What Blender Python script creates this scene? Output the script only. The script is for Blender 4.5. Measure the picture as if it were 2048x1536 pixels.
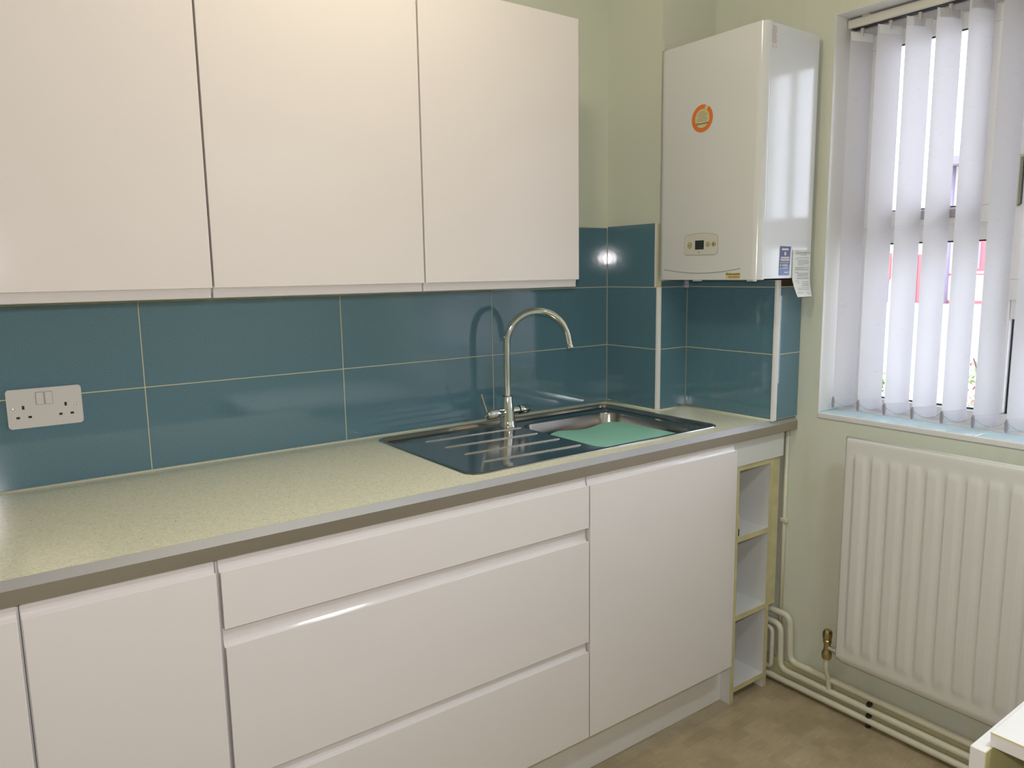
import bpy, bmesh, math, random
from mathutils import Vector, Matrix

for o in list(bpy.data.objects):
    bpy.data.objects.remove(o, do_unlink=True)
S = bpy.context.scene
COL = S.collection
random.seed(7)
PI = math.pi

# ------------------------------------------------------------------ camera
CAM = Vector((-1.8595, -1.9730, 1.3787))
yaw, pitch, roll, FPX = -0.6298, -0.1476, -0.0147, 1513.59
fwd = Vector((-math.sin(yaw) * math.cos(pitch), math.cos(yaw) * math.cos(pitch), math.sin(pitch)))
right = Vector((math.cos(yaw), math.sin(yaw), 0.0))
up = right.cross(fwd)
r2 = right * math.cos(roll) + up * math.sin(roll)
u2 = up * math.cos(roll) - right * math.sin(roll)
cd = bpy.data.cameras.new('camera')
cam = bpy.data.objects.new('camera', cd)
COL.objects.link(cam)
cam.matrix_world = Matrix(((r2.x, u2.x, -fwd.x, CAM.x), (r2.y, u2.y, -fwd.y, CAM.y),
                           (r2.z, u2.z, -fwd.z, CAM.z), (0, 0, 0, 1)))
cd.sensor_fit = 'HORIZONTAL'
cd.sensor_width = 36.0
cd.lens = 36.0 * FPX / 2048.0
cd.clip_start = 0.02
S.camera = cam

# ------------------------------------------------------------------ light and exposure
S.view_settings.view_transform = 'Standard'
S.view_settings.look = 'None'
S.view_settings.gamma = 1.0
S.view_settings.use_curve_mapping = False
S.view_settings.exposure = 0.0

W = bpy.data.worlds.new('overcast_sky')
S.world = W
W.use_nodes = True
bg = W.node_tree.nodes['Background']
bg.inputs['Color'].default_value = (0.80, 0.82, 1.0, 1)
bg.inputs['Strength'].default_value = 6.2


def point_light(name, loc, power, color, radius, kind='POINT'):
    l = bpy.data.lights.new(name, kind)
    l.energy = power
    l.color = color
    l.shadow_soft_size = radius
    o = bpy.data.objects.new(name, l)
    o.location = loc
    COL.objects.link(o)
    return o


# pop-up flash of the camera, just above the lens
fl = point_light('camera_flash', CAM + u2 * 0.085 + fwd * 0.01, 35.0, (1.0, 0.93, 0.95), 0.022, 'SPOT')
fl.matrix_world = Matrix(((r2.x, u2.x, -fwd.x, fl.location.x), (r2.y, u2.y, -fwd.y, fl.location.y),
                          (r2.z, u2.z, -fwd.z, fl.location.z), (0, 0, 0, 1)))
fl.data.spot_size = math.radians(124)
fl.data.spot_blend = 0.35
# added cool fill spot at the ceiling, its unseen fitting is built further below
FILL = [(-0.55, -1.95, 67.0)]
COOL = (0.82, 0.95, 1.0)
for dx_, dy_, pw_ in FILL:
    dl = point_light('fill_beam', (dx_, dy_, 2.405), pw_, COOL, 0.14, 'SPOT')
    dl.data.spot_size = math.radians(128)
    dl.data.spot_blend = 0.55
# bare warm bulb of the batten lampholder on the ceiling in front of the wall cabinets
LAMP = Vector((-1.10, -0.92, 2.34))
point_light('ceiling_bulb', LAMP, 9.4, (1.0, 0.88, 0.64), 0.045)


# ------------------------------------------------------------------ materials
def mat(name, col, rough=0.5, metal=0.0, spec=0.5, coat=0.0, bump=None, vary=None, emit=None):
    m = bpy.data.materials.new(name)
    m.use_nodes = True
    nt = m.node_tree
    b = nt.nodes['Principled BSDF']
    b.inputs['Base Color'].default_value = (*col, 1)
    b.inputs['Roughness'].default_value = rough
    b.inputs['Metallic'].default_value = metal
    b.inputs['Specular IOR Level'].default_value = spec
    b.inputs['Coat Weight'].default_value = coat
    b.inputs['Coat Roughness'].default_value = 0.05
    if emit:
        b.inputs['Emission Color'].default_value = (*emit[0], 1)
        b.inputs['Emission Strength'].default_value = emit[1]
    if vary or bump:
        tc = nt.nodes.new('ShaderNodeTexCoord')
    if vary:
        sc, amt = vary
        n = nt.nodes.new('ShaderNodeTexNoise')
        n.inputs['Scale'].default_value = sc
        n.inputs['Detail'].default_value = 5
        nt.links.new(tc.outputs['Object'], n.inputs['Vector'])
        cr = nt.nodes.new('ShaderNodeValToRGB')
        cr.color_ramp.elements[0].position = 0.3
        cr.color_ramp.elements[1].position = 0.7
        cr.color_ramp.elements[0].color = (*[max(0, c * (1 - amt)) for c in col], 1)
        cr.color_ramp.elements[1].color = (*[min(1, c * (1 + amt)) for c in col], 1)
        nt.links.new(n.outputs['Fac'], cr.inputs['Fac'])
        nt.links.new(cr.outputs['Color'], b.inputs['Base Color'])
    if bump:
        sc, st, dist = bump
        n2 = nt.nodes.new('ShaderNodeTexNoise')
        n2.inputs['Scale'].default_value = sc
        n2.inputs['Detail'].default_value = 3
        nt.links.new(tc.outputs['Object'], n2.inputs['Vector'])
        bp = nt.nodes.new('ShaderNodeBump')
        bp.inputs['Strength'].default_value = st
        bp.inputs['Distance'].default_value = dist
        nt.links.new(n2.outputs['Fac'], bp.inputs['Height'])
        nt.links.new(bp.outputs['Normal'], b.inputs['Normal'])
    return m


M = {}
M['wall'] = mat('pale_green_wall_paint', (0.69, 0.715, 0.60), 0.6, bump=(90, 0.08, 0.002), vary=(1.6, 0.03))
M['ceil'] = mat('ceiling_white_paint', (0.80, 0.79, 0.74), 0.8)
M['gloss'] = mat('gloss_white_door', (0.79, 0.735, 0.71), 0.09, spec=0.5)
M['carcass'] = mat('white_melamine', (0.74, 0.73, 0.70), 0.35)
M['edge'] = mat('yellowed_board_edge', (0.60, 0.53, 0.29), 0.5, vary=(25, 0.10))
M['plinth'] = mat('white_plinth_board', (0.80, 0.77, 0.72), 0.3)
M['tile'] = mat('teal_glazed_tile', (0.108, 0.216, 0.275), 0.065, spec=0.95, bump=(26, 0.05, 0.002), vary=(300, 0.10))
M['grout'] = mat('cream_grout', (0.62, 0.60, 0.42), 0.8)
M['trim'] = mat('white_plastic_trim', (0.76, 0.74, 0.72), 0.3)
M['sealant'] = mat('cream_silicone', (0.66, 0.66, 0.52), 0.35)
M['steel'] = mat('polished_sink_steel', (0.50, 0.48, 0.46), 0.14, 1.0, bump=(60, 0.02, 0.001))
M['bowl'] = mat('brushed_bowl_steel', (0.42, 0.395, 0.37), 0.22, 1.0)
M['rib'] = mat('bright_rib_steel', (0.80, 0.78, 0.72), 0.22, 1.0)
M['strip'] = mat('brushed_metal_edging', (0.47, 0.42, 0.35), 0.45, 1.0)
M['bevel'] = mat('satin_metal_bevel', (0.36, 0.35, 0.345), 0.5, 0.5)
M['chrome'] = mat('chrome', (0.82, 0.81, 0.79), 0.06, 1.0)
M['black'] = mat('black_rubber', (0.012, 0.012, 0.014), 0.5)
M['dark'] = mat('dark_slot', (0.01, 0.009, 0.012), 0.6)
M['mint'] = mat('mint_green_plastic', (0.33, 0.68, 0.52), 0.38)
M['boiler'] = mat('white_enamelled_steel', (0.73, 0.735, 0.725), 0.14, spec=0.5)
M['bpanel'] = mat('cream_control_fascia', (0.68, 0.66, 0.58), 0.3)
M['bgroove'] = mat('fascia_groove_grey', (0.36, 0.36, 0.34), 0.5)
M['lcd'] = mat('dark_lcd', (0.035, 0.04, 0.04), 0.25)
M['bbtn'] = mat('yellowed_button', (0.56, 0.50, 0.25), 0.4)
M['bring'] = mat('button_ring_olive', (0.30, 0.26, 0.12), 0.5)
M['orange'] = mat('orange_print', (0.78, 0.20, 0.035), 0.5)
M['cream'] = mat('cream_print', (0.68, 0.60, 0.33), 0.5)
M['ink'] = mat('dark_print_ink', (0.04, 0.045, 0.03), 0.6)
M['greyink'] = mat('grey_print_ink', (0.33, 0.34, 0.30), 0.6)
M['amber'] = mat('amber_print', (0.55, 0.33, 0.08), 0.5)
M['blue'] = mat('navy_print', (0.075, 0.085, 0.20), 0.4)
M['blueb'] = mat('mid_blue_print', (0.14, 0.19, 0.42), 0.4)
M['paper'] = mat('white_paper', (0.74, 0.74, 0.70), 0.8)
M['redink'] = mat('faded_red_print', (0.55, 0.40, 0.38), 0.7)
M['socket'] = mat('white_socket_plastic', (0.73, 0.69, 0.67), 0.22)
M['screw'] = mat('nickel_screw', (0.75, 0.73, 0.68), 0.3, 1.0)
M['rad'] = mat('white_radiator_enamel', (0.71, 0.70, 0.65), 0.3)
M['pipe'] = mat('cream_painted_pipe', (0.68, 0.65, 0.50), 0.35, vary=(14, 0.05))
M['skirt'] = mat('yellowed_skirting_paint', (0.58, 0.54, 0.34), 0.4, vary=(9, 0.08))
M['brass'] = mat('dull_brass', (0.50, 0.40, 0.20), 0.3, 1.0)
M['upvc'] = mat('white_upvc', (0.80, 0.80, 0.79), 0.3)
M['sill'] = mat('pale_blue_sill_tile', (0.56, 0.74, 0.79), 0.12)
M['reveal'] = mat('white_reveal_paint', (0.78, 0.775, 0.75), 0.5)
M['hook'] = mat('beige_plastic_hook', (0.58, 0.52, 0.48), 0.4)
M['weight'] = mat('grey_plastic_weight', (0.36, 0.34, 0.38), 0.5)
M['rail'] = mat('cream_headrail', (0.70, 0.67, 0.60), 0.35)
M['brown'] = mat('raw_brown_board', (0.075, 0.045, 0.022), 0.8, vary=(20, 0.3))
M['desk'] = mat('white_laminate', (0.76, 0.73, 0.70), 0.3)
M['deskedge'] = mat('yellow_glue_line', (0.66, 0.60, 0.30), 0.5)
M['redp'] = mat('red_paint', (0.62, 0.11, 0.12), 0.5)
M['render'] = mat('cream_house_render', (0.72, 0.66, 0.56), 0.8, vary=(3, 0.08))
M['roof'] = mat('grey_roof_tile', (0.20, 0.19, 0.20), 0.8)
M['ground'] = mat('pale_concrete_paving', (0.62, 0.61, 0.58), 0.9, vary=(2, 0.08))
M['slate'] = mat('violet_grey_paint', (0.24, 0.21, 0.30), 0.6)
M['leaf'] = mat('shrub_leaf', (0.16, 0.26, 0.06), 0.6, vary=(6, 0.4))
M['leafred'] = mat('shrub_leaf_reddish', (0.36, 0.13, 0.10), 0.6, vary=(6, 0.4))
M['stem'] = mat('brown_stem', (0.12, 0.08, 0.05), 0.8)
M['shade'] = mat('frosted_shade', (0.8, 0.78, 0.72), 0.5)


def worktop_material():
    m = mat('speckled_cream_worktop', (0.66, 0.63, 0.45), 0.17)
    nt = m.node_tree
    b = nt.nodes['Principled BSDF']
    tc = nt.nodes.new('ShaderNodeTexCoord')
    last = None
    base = nt.nodes.new('ShaderNodeTexNoise')
    base.inputs['Scale'].default_value = 160
    nt.links.new(tc.outputs['Object'], base.inputs['Vector'])
    cr = nt.nodes.new('ShaderNodeValToRGB')
    cr.color_ramp.elements[0].position = 0.35
    cr.color_ramp.elements[1].position = 0.65
    cr.color_ramp.elements[0].color = (0.78, 0.735, 0.54, 1)
    cr.color_ramp.elements[1].color = (0.88, 0.84, 0.63, 1)
    nt.links.new(base.outputs['Fac'], cr.inputs['Fac'])
    last = cr.outputs['Color']
    for sc, thr, col in ((110, 0.13, (0.40, 0.36, 0.25)), (170, 0.17, (0.52, 0.48, 0.34)), (130, 0.14, (0.88, 0.86, 0.74))):
        v = nt.nodes.new('ShaderNodeTexVoronoi')
        v.inputs['Scale'].default_value = sc
        v.inputs['Randomness'].default_value = 1
        nt.links.new(tc.outputs['Object'], v.inputs['Vector'])
        n = nt.nodes.new('ShaderNodeTexNoise')
        n.inputs['Scale'].default_value = sc * 0.33
        nt.links.new(tc.outputs['Object'], n.inputs['Vector'])
        mu = nt.nodes.new('ShaderNodeMath')
        mu.operation = 'MULTIPLY'
        nt.links.new(n.outputs['Fac'], mu.inputs[0])
        mu.inputs[1].default_value = thr * 2
        lt = nt.nodes.new('ShaderNodeMath')
        lt.operation = 'LESS_THAN'
        nt.links.new(v.outputs['Distance'], lt.inputs[0])
        nt.links.new(mu.outputs[0], lt.inputs[1])
        # keep only some of the cells
        sp = nt.nodes.new('ShaderNodeSeparateColor')
        nt.links.new(v.outputs['Color'], sp.inputs[0])
        gt = nt.nodes.new('ShaderNodeMath')
        gt.operation = 'GREATER_THAN'
        nt.links.new(sp.outputs[0], gt.inputs[0])
        gt.inputs[1].default_value = 0.58
        a = nt.nodes.new('ShaderNodeMath')
        a.operation = 'MULTIPLY'
        nt.links.new(lt.outputs[0], a.inputs[0])
        nt.links.new(gt.outputs[0], a.inputs[1])
        mx = nt.nodes.new('ShaderNodeMix')
        mx.data_type = 'RGBA'
        nt.links.new(a.outputs[0], mx.inputs['Factor'])
        nt.links.new(last, mx.inputs[6])
        mx.inputs[7].default_value = (*col, 1)
        last = mx.outputs[2]
    nt.links.new(last, b.inputs['Base Color'])
    return m


M['worktop'] = worktop_material()


def floor_material():
    m = mat('woven_vinyl_floor', (0.3, 0.23, 0.14), 0.20, spec=0.6)
    nt = m.node_tree
    b = nt.nodes['Principled BSDF']
    tc = nt.nodes.new('ShaderNodeTexCoord')
    br = nt.nodes.new('ShaderNodeTexBrick')
    br.inputs['Scale'].default_value = 9.0
    br.inputs['Mortar Size'].default_value = 0.0
    br.inputs['Color1'].default_value = (0.47, 0.385, 0.25, 1)
    br.inputs['Color2'].default_value = (0.41, 0.33, 0.21, 1)
    br.inputs['Brick Width'].default_value = 0.6
    br.inputs['Row Height'].default_value = 0.3
    nt.links.new(tc.outputs['Object'], br.inputs['Vector'])
    mp = nt.nodes.new('ShaderNodeMapping')
    mp.inputs['Scale'].default_value = (8, 220, 8)
    nt.links.new(tc.outputs['Object'], mp.inputs['Vector'])
    n = nt.nodes.new('ShaderNodeTexNoise')
    n.inputs['Scale'].default_value = 3
    n.inputs['Detail'].default_value = 6
    nt.links.new(mp.outputs['Vector'], n.inputs['Vector'])
    n3 = nt.nodes.new('ShaderNodeTexNoise')
    n3.inputs['Scale'].default_value = 7
    n3.inputs['Detail'].default_value = 4
    nt.links.new(tc.outputs['Object'], n3.inputs['Vector'])
    ad = nt.nodes.new('ShaderNodeMath')
    ad.operation = 'ADD'
    nt.links.new(n.outputs['Fac'], ad.inputs[0])
    nt.links.new(n3.outputs['Fac'], ad.inputs[1])
    cr = nt.nodes.new('ShaderNodeValToRGB')
    cr.color_ramp.elements[0].position = 0.35
    cr.color_ramp.elements[1].position = 0.66
    cr.color_ramp.elements[0].color = (0.76, 0.73, 0.70, 1)
    cr.color_ramp.elements[1].color = (1.12, 1.12, 1.12, 1)
    hf = nt.nodes.new('ShaderNodeMath')
    hf.operation = 'MULTIPLY'
    hf.inputs[1].default_value = 0.5
    nt.links.new(ad.outputs[0], hf.inputs[0])
    nt.links.new(hf.outputs[0], cr.inputs['Fac'])
    mx = nt.nodes.new('ShaderNodeMix')
    mx.data_type = 'RGBA'
    mx.blend_type = 'MULTIPLY'
    mx.inputs['Factor'].default_value = 1
    nt.links.new(br.outputs['Color'], mx.inputs[6])
    nt.links.new(cr.outputs['Color'], mx.inputs[7])
    nt.links.new(mx.outputs[2], b.inputs['Base Color'])
    return m


M['floor'] = floor_material()


def stained_wall_material():
    # window wall: same paint with faint brownish damp stains beside the worktop end
    m = mat('pale_green_wall_paint_stained', (0.69, 0.715, 0.60), 0.6, bump=(90, 0.08, 0.002))
    nt = m.node_tree
    b = nt.nodes['Principled BSDF']
    tc = nt.nodes.new('ShaderNodeTexCoord')
    mp = nt.nodes.new('ShaderNodeMapping')
    mp.inputs['Scale'].default_value = (4, 9, 2.2)
    nt.links.new(tc.outputs['Object'], mp.inputs['Vector'])
    n = nt.nodes.new('ShaderNodeTexNoise')
    n.inputs['Scale'].default_value = 1.3
    n.inputs['Detail'].default_value = 4
    nt.links.new(mp.outputs['Vector'], n.inputs['Vector'])
    cr = nt.nodes.new('ShaderNodeValToRGB')
    cr.color_ramp.elements[0].position = 0.52
    cr.color_ramp.elements[1].position = 0.74
    cr.color_ramp.elements[0].color = (0, 0, 0, 1)
    cr.color_ramp.elements[1].color = (0.55, 0.55, 0.55, 1)
    nt.links.new(n.outputs['Fac'], cr.inputs['Fac'])
    mx = nt.nodes.new('ShaderNodeMix')
    mx.data_type = 'RGBA'
    nt.links.new(cr.outputs['Color'], mx.inputs['Factor'])
    mx.inputs[6].default_value = (0.69, 0.715, 0.60, 1)
    mx.inputs[7].default_value = (0.62, 0.60, 0.44, 1)
    nt.links.new(mx.outputs[2], b.inputs['Base Color'])
    return m


M['wallw'] = stained_wall_material()


def fabric_material():
    m = bpy.data.materials.new('white_blind_fabric')
    m.use_nodes = True
    nt = m.node_tree
    nt.nodes.clear()
    out = nt.nodes.new('ShaderNodeOutputMaterial')
    tc = nt.nodes.new('ShaderNodeTexCoord')
    mp = nt.nodes.new('ShaderNodeMapping')
    mp.vector_type = 'TEXTURE'
    mp.inputs['Rotation'].default_value = (-0.55, 0, 0)
    mp.inputs['Scale'].default_value = (0.025, 0.022, 0.0032)
    nt.links.new(tc.outputs['Object'], mp.inputs['Vector'])
    n = nt.nodes.new('ShaderNodeTexNoise')
    n.inputs['Scale'].default_value = 1.0
    n.inputs['Detail'].default_value = 3
    nt.links.new(mp.outputs['Vector'], n.inputs['Vector'])
    cr = nt.nodes.new('ShaderNodeValToRGB')
    cr.color_ramp.elements[0].position = 0.64
    cr.color_ramp.elements[1].position = 0.80
    cr.color_ramp.elements[0].color = (0.85, 0.84, 0.86, 1)
    cr.color_ramp.elements[1].color = (0.72, 0.71, 0.74, 1)
    nt.links.new(n.outputs['Fac'], cr.inputs['Fac'])
    d = nt.nodes.new('ShaderNodeBsdfDiffuse')
    t = nt.nodes.new('ShaderNodeBsdfTranslucent')
    nt.links.new(cr.outputs['Color'], d.inputs['Color'])
    nt.links.new(cr.outputs['Color'], t.inputs['Color'])
    mx = nt.nodes.new('ShaderNodeMixShader')
    mx.inputs[0].default_value = 0.60
    nt.links.new(d.outputs[0], mx.inputs[1])
    nt.links.new(t.outputs[0], mx.inputs[2])
    nt.links.new(mx.outputs[0], out.inputs['Surface'])
    return m


M['fabric'] = fabric_material()


def glass_material():
    m = bpy.data.materials.new('clear_window_glass')
    m.use_nodes = True
    nt = m.node_tree
    nt.nodes.clear()
    out = nt.nodes.new('ShaderNodeOutputMaterial')
    tr = nt.nodes.new('ShaderNodeBsdfTransparent')
    tr.inputs['Color'].default_value = (0.95, 0.97, 0.96, 1)
    gl = nt.nodes.new('ShaderNodeBsdfGlossy')
    gl.inputs['Roughness'].default_value = 0.02
    fr = nt.nodes.new('ShaderNodeFresnel')
    fr.inputs['IOR'].default_value = 1.35
    mx = nt.nodes.new('ShaderNodeMixShader')
    nt.links.new(fr.outputs[0], mx.inputs[0])
    nt.links.new(tr.outputs[0], mx.inputs[1])
    nt.links.new(gl.outputs[0], mx.inputs[2])
    nt.links.new(mx.outputs[0], out.inputs['Surface'])
    return m


M['glass'] = glass_material()


# ------------------------------------------------------------------ mesh helpers (world coordinates)
def add_box(bm, x0, x1, y0, y1, z0, z1, bev=0.0, seg=2):
    if x0 > x1: x0, x1 = x1, x0
    if y0 > y1: y0, y1 = y1, y0
    if z0 > z1: z0, z1 = z1, z0
    vs = [bm.verts.new((x, y, z)) for x in (x0, x1) for y in (y0, y1) for z in (z0, z1)]
    q = [(0, 1, 3, 2), (4, 6, 7, 5), (0, 4, 5, 1), (2, 3, 7, 6), (0, 2, 6, 4), (1, 5, 7, 3)]
    fs = [bm.faces.new([vs[i] for i in f]) for f in q]
    if bev > 0:
        es = list({e for f in fs for e in f.edges})
        bmesh.ops.bevel(bm, geom=es, offset=bev, segments=seg, profile=0.5, affect='EDGES')
    return bm


def BX(x0, x1, y0, y1, z0, z1, bev=0.0, seg=2):
    return add_box(bmesh.new(), x0, x1, y0, y1, z0, z1, bev, seg)


def add_tube(bm, pts, rad, n=14, cap=True, smooth=True):
    pts = [Vector(p) for p in pts]
    if not isinstance(rad, (list, tuple)):
        rad = [rad] * len(pts)
    rings = []
    nrm = None
    for i, p in enumerate(pts):
        if i == 0: t = pts[1] - pts[0]
        elif i == len(pts) - 1: t = pts[-1] - pts[-2]
        else: t = (pts[i + 1] - p).normalized() + (p - pts[i - 1]).normalized()
        t.normalize()
        if nrm is None:
            nrm = t.orthogonal().normalized()
        else:
            nrm = (nrm - t * nrm.dot(t)).normalized()
        bn = t.cross(nrm)
        rings.append([bm.verts.new(p + (nrm * math.cos(2 * PI * k / n) + bn * math.sin(2 * PI * k / n)) * rad[i]) for k in range(n)])
    for a, b in zip(rings, rings[1:]):
        for k in range(n):
            f = bm.faces.new((a[k], a[(k + 1) % n], b[(k + 1) % n], b[k]))
            f.smooth = smooth
    if cap:
        bm.faces.new(rings[0][::-1])
        bm.faces.new(rings[-1])
    return bm


def TUBE(pts, rad, n=14, cap=True):
    return add_tube(bmesh.new(), pts, rad, n, cap)


def bend_path(pts, rad, seg=6):
    """poly-line with filleted corners"""
    pts = [Vector(p) for p in pts]
    out = [pts[0]]
    for i in range(1, len(pts) - 1):
        a = (pts[i - 1] - pts[i]).normalized()
        b = (pts[i + 1] - pts[i]).normalized()
        p0 = pts[i] + a * rad
        p2 = pts[i] + b * rad
        for k in range(seg + 1):
            t = k / seg
            out.append(p0 * (1 - t) ** 2 + pts[i] * 2 * t * (1 - t) + p2 * t * t)
    out.append(pts[-1])
    return out


def LATHE(profile, origin, axis, n=28, bm=None):
    """profile: list of (radius, distance along axis)"""
    bm = bm or bmesh.new()
    ax = Vector(axis).normalized()
    u = ax.orthogonal().normalized()
    v = ax.cross(u)
    o = Vector(origin)
    rings = []
    for r, h in profile:
        if r < 1e-6:
            rings.append([bm.verts.new(o + ax * h)])
        else:
            rings.append([bm.verts.new(o + ax * h + (u * math.cos(2 * PI * k / n) + v * math.sin(2 * PI * k / n)) * r) for k in range(n)])
    for a, b in zip(rings, rings[1:]):
        for k in range(n):
            k2 = (k + 1) % n
            if len(a) == 1 and len(b) == 1: continue
            if len(a) == 1: f = bm.faces.new((a[0], b[k2], b[k]))
            elif len(b) == 1: f = bm.faces.new((a[k], a[k2], b[0]))
            else: f = bm.faces.new((a[k], a[k2], b[k2], b[k]))
            f.smooth = True
    return bm


def PRISM(poly, axis, a, b, bm=None):
    """extrude a 2D polygon; axis 'x': poly is (y,z); 'y': (x,z); 'z': (x,y)"""
    bm = bm or bmesh.new()
    def mk(p, t):
        if axis == 'x': return (t, p[0], p[1])
        if axis == 'y': return (p[0], t, p[1])
        return (p[0], p[1], t)
    A = [bm.verts.new(mk(p, a)) for p in poly]
    B = [bm.verts.new(mk(p, b)) for p in poly]
    n = len(poly)
    bm.faces.new(A)
    bm.faces.new(B[::-1])
    for i in range(n):
        bm.faces.new((A[i], A[(i + 1) % n], B[(i + 1) % n], B[i]))
    bmesh.ops.recalc_face_normals(bm, faces=bm.faces)
    return bm


def fin(bm, name, m, origin=(0, 0, 0), parent=None, mats=None):
    bmesh.ops.recalc_face_normals(bm, faces=bm.faces)
    for e_ in bm.edges:
        if len(e_.link_faces) == 2 and e_.calc_face_angle() > 0.6:
            e_.smooth = False          # keep hard edges crisp beside smooth faces
    me = bpy.data.meshes.new(name)
    bm.to_mesh(me)
    bm.free()
    me.transform(Matrix.Translation(-Vector(origin)))
    me.materials.append(m if not isinstance(m, str) else M[m])
    o = bpy.data.objects.new(name, me)
    COL.objects.link(o)
    if parent is not None:
        o.parent = parent
    else:
        o.location = origin
    return o


class Thing:
    """Empty at the thing's base that parents its parts"""
    def __init__(self, name, label, cat, loc, group=None, kind=None):
        o = bpy.data.objects.new(name, None)
        o.empty_display_size = 0.05
        COL.objects.link(o)
        o.location = loc
        o['label'] = label
        if cat: o['category'] = cat
        if group: o['group'] = group
        if kind: o['kind'] = kind
        self.o = o
        self.loc = loc

    def part(self, name, bm, m, parent=None, label=None):
        p = fin(bm, name, m, self.loc, parent or self.o)
        if label: p['label'] = label
        return p


def tag(o, label, cat=None, group=None, kind=None):
    o['label'] = label
    if cat: o['category'] = cat
    if group: o['group'] = group
    if kind: o['kind'] = kind
    return o


def struct(name, bm, m, label, cat, origin=(0, 0, 0)):
    return tag(fin(bm, name, m, origin), label, cat, kind='structure')


def TEXT(body, size, origin, U, V, off=0.0, align='CENTER', thick=0.0):
    cu = bpy.data.curves.new('t', 'FONT')
    cu.body = body
    cu.size = size
    cu.align_x = align
    cu.align_y = 'CENTER'
    cu.offset = off
    cu.resolution_u = 3
    ob = bpy.data.objects.new('t', cu)
    COL.objects.link(ob)
    dg = bpy.context.evaluated_depsgraph_get()
    me = bpy.data.meshes.new_from_object(ob.evaluated_get(dg))
    bm = bmesh.new()
    bm.from_mesh(me)
    bpy.data.objects.remove(ob)
    bpy.data.curves.remove(cu)
    bpy.data.meshes.remove(me)
    U = Vector(U)
    V = Vector(V)
    for v in bm.verts:
        v.co = Vector(origin) + U * v.co.x + V * v.co.y
    return bm


def add_rect(bm, o, U, V, u0, u1, v0, v1):
    o, U, V = Vector(o), Vector(U), Vector(V)
    vs = [bm.verts.new(o + U * a + V * b) for a, b in ((u0, v0), (u1, v0), (u1, v1), (u0, v1))]
    return bm.faces.new(vs)


def PLATE(poly, o, U, V, th):
    """polygon given in (u,v) extruded th along U x V"""
    o, U, V = Vector(o), Vector(U), Vector(V)
    N = U.cross(V).normalized()
    bm = bmesh.new()
    A = [bm.verts.new(o + U * a + V * b) for a, b in poly]
    B = [bm.verts.new(o + U * a + V * b + N * th) for a, b in poly]
    bm.faces.new(A[::-1])
    bm.faces.new(B)
    n = len(poly)
    for i in range(n):
        bm.faces.new((A[i], A[(i + 1) % n], B[(i + 1) % n], B[i]))
    return bm


def rrect(x0, x1, y0, y1, r, k=6):
    if not isinstance(r, (list, tuple)): r = [r] * 4
    pts = []
    for (cx, cy, a0, rr) in ((x1 - r[0], y1 - r[0], 0, r[0]), (x0 + r[1], y1 - r[1], PI / 2, r[1]),
                             (x0 + r[2], y0 + r[2], PI, r[2]), (x1 - r[3], y0 + r[3], 1.5 * PI, r[3])):
        for i in range(k + 1):
            a = a0 + PI / 2 * i / k
            pts.append((cx + rr * math.cos(a), cy + rr * math.sin(a)))
    return pts


# ------------------------------------------------------------------ dimensions (metres)
X3 = 0.2628            # window wall
T0, T1, T2, T3 = 0.9125, 1.1161, 1.3202, 1.5243   # tile courses
J = [-2.5298, -2.0210, -1.5122, -1.0034, -0.4946]
D1, X2, D2 = 0.245, 0.138, 0.597
ZW = 0.910             # worktop top
YF, YD = -0.600, -0.602   # worktop front, door fronts
XL = -2.4265           # left end of the run
XBACK, YNEAR, ZC = -2.95, -2.45, 2.42
TT = 0.008             # tile thickness
G = 0.0013             # half a grout joint

# ------------------------------------------------------------------ room shell
struct('floor', BX(XBACK, X3 + 0.25, YNEAR, 0.2, -0.06, 0.0), 'floor', 'brown beige woven-look vinyl floor', 'floor')
struct('ceiling', BX(XBACK, X3 + 0.25, YNEAR, 0.2, ZC, ZC + 0.06), 'ceil', 'plain white ceiling above the kitchen', 'ceiling')
wall_back = struct('wall_back', BX(XBACK, 0.008, TT, 0.2, 0, ZC), 'wall',
                   'pale green wall behind the worktop, tiled in teal above it', 'wall')
struct('wall_left', BX(XBACK - 0.1, XBACK, YNEAR, 0.2, 0, ZC), 'wall', 'plain pale green end wall opposite the window', 'wall')
struct('wall_front', BX(XBACK, X3 + 0.25, YNEAR - 0.1, YNEAR, 0, ZC), 'wall', 'plain pale green wall facing the worktop', 'wall')
# pier in the corner (x 0..X3, y -0.245..0)
bm = BX(TT, X3 + 0.25, -D1 + TT, 0.2, 0, ZC)
# broken plaster lip on its corner just above the boiler
for i in range(7):
    z = 2.055 + i * 0.005
    w = [0.012, 0.014, 0.0125, 0.011, 0.012, 0.008, 0.004][i]
    add_box(bm, TT + 0.0004, TT + 0.03, -D1 + TT - w * 0.75, -D1 + TT - 0.0002, z, z + 0.0049)
wall_pier = struct('wall_pier', bm, 'wall', 'pale green corner pier beside the boiler, teal tiles below', 'wall')

# window wall with opening
OY0, OY1, OZ0, OZ1 = -1.88, -0.667, 0.916, 2.095
XO = X3 + 0.25
bm = bmesh.new()
add_box(bm, X3, XO, YNEAR, -D1 + TT, 0, OZ0)
add_box(bm, X3, XO, YNEAR, -D1 + TT, OZ1, ZC)
add_box(bm, X3, XO, OY1, -D1 + TT, OZ0, OZ1)
add_box(bm, X3, XO, YNEAR, OY0, OZ0, OZ1)
wall_right = struct('wall_right', bm, 'wallw', 'pale green window wall with faint brown damp stains', 'wall')

# tiled boxing under the boiler, standing on the worktop
wall_boxing = struct('wall_boxing', BX(X2 + TT, X3 - 0.0005, -D2 + TT, -D1 + 0.0005, ZW + 0.0005, 1.342), 'brown',
                     'tiled pipe boxing under the boiler with bare brown top', 'wall')


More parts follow.
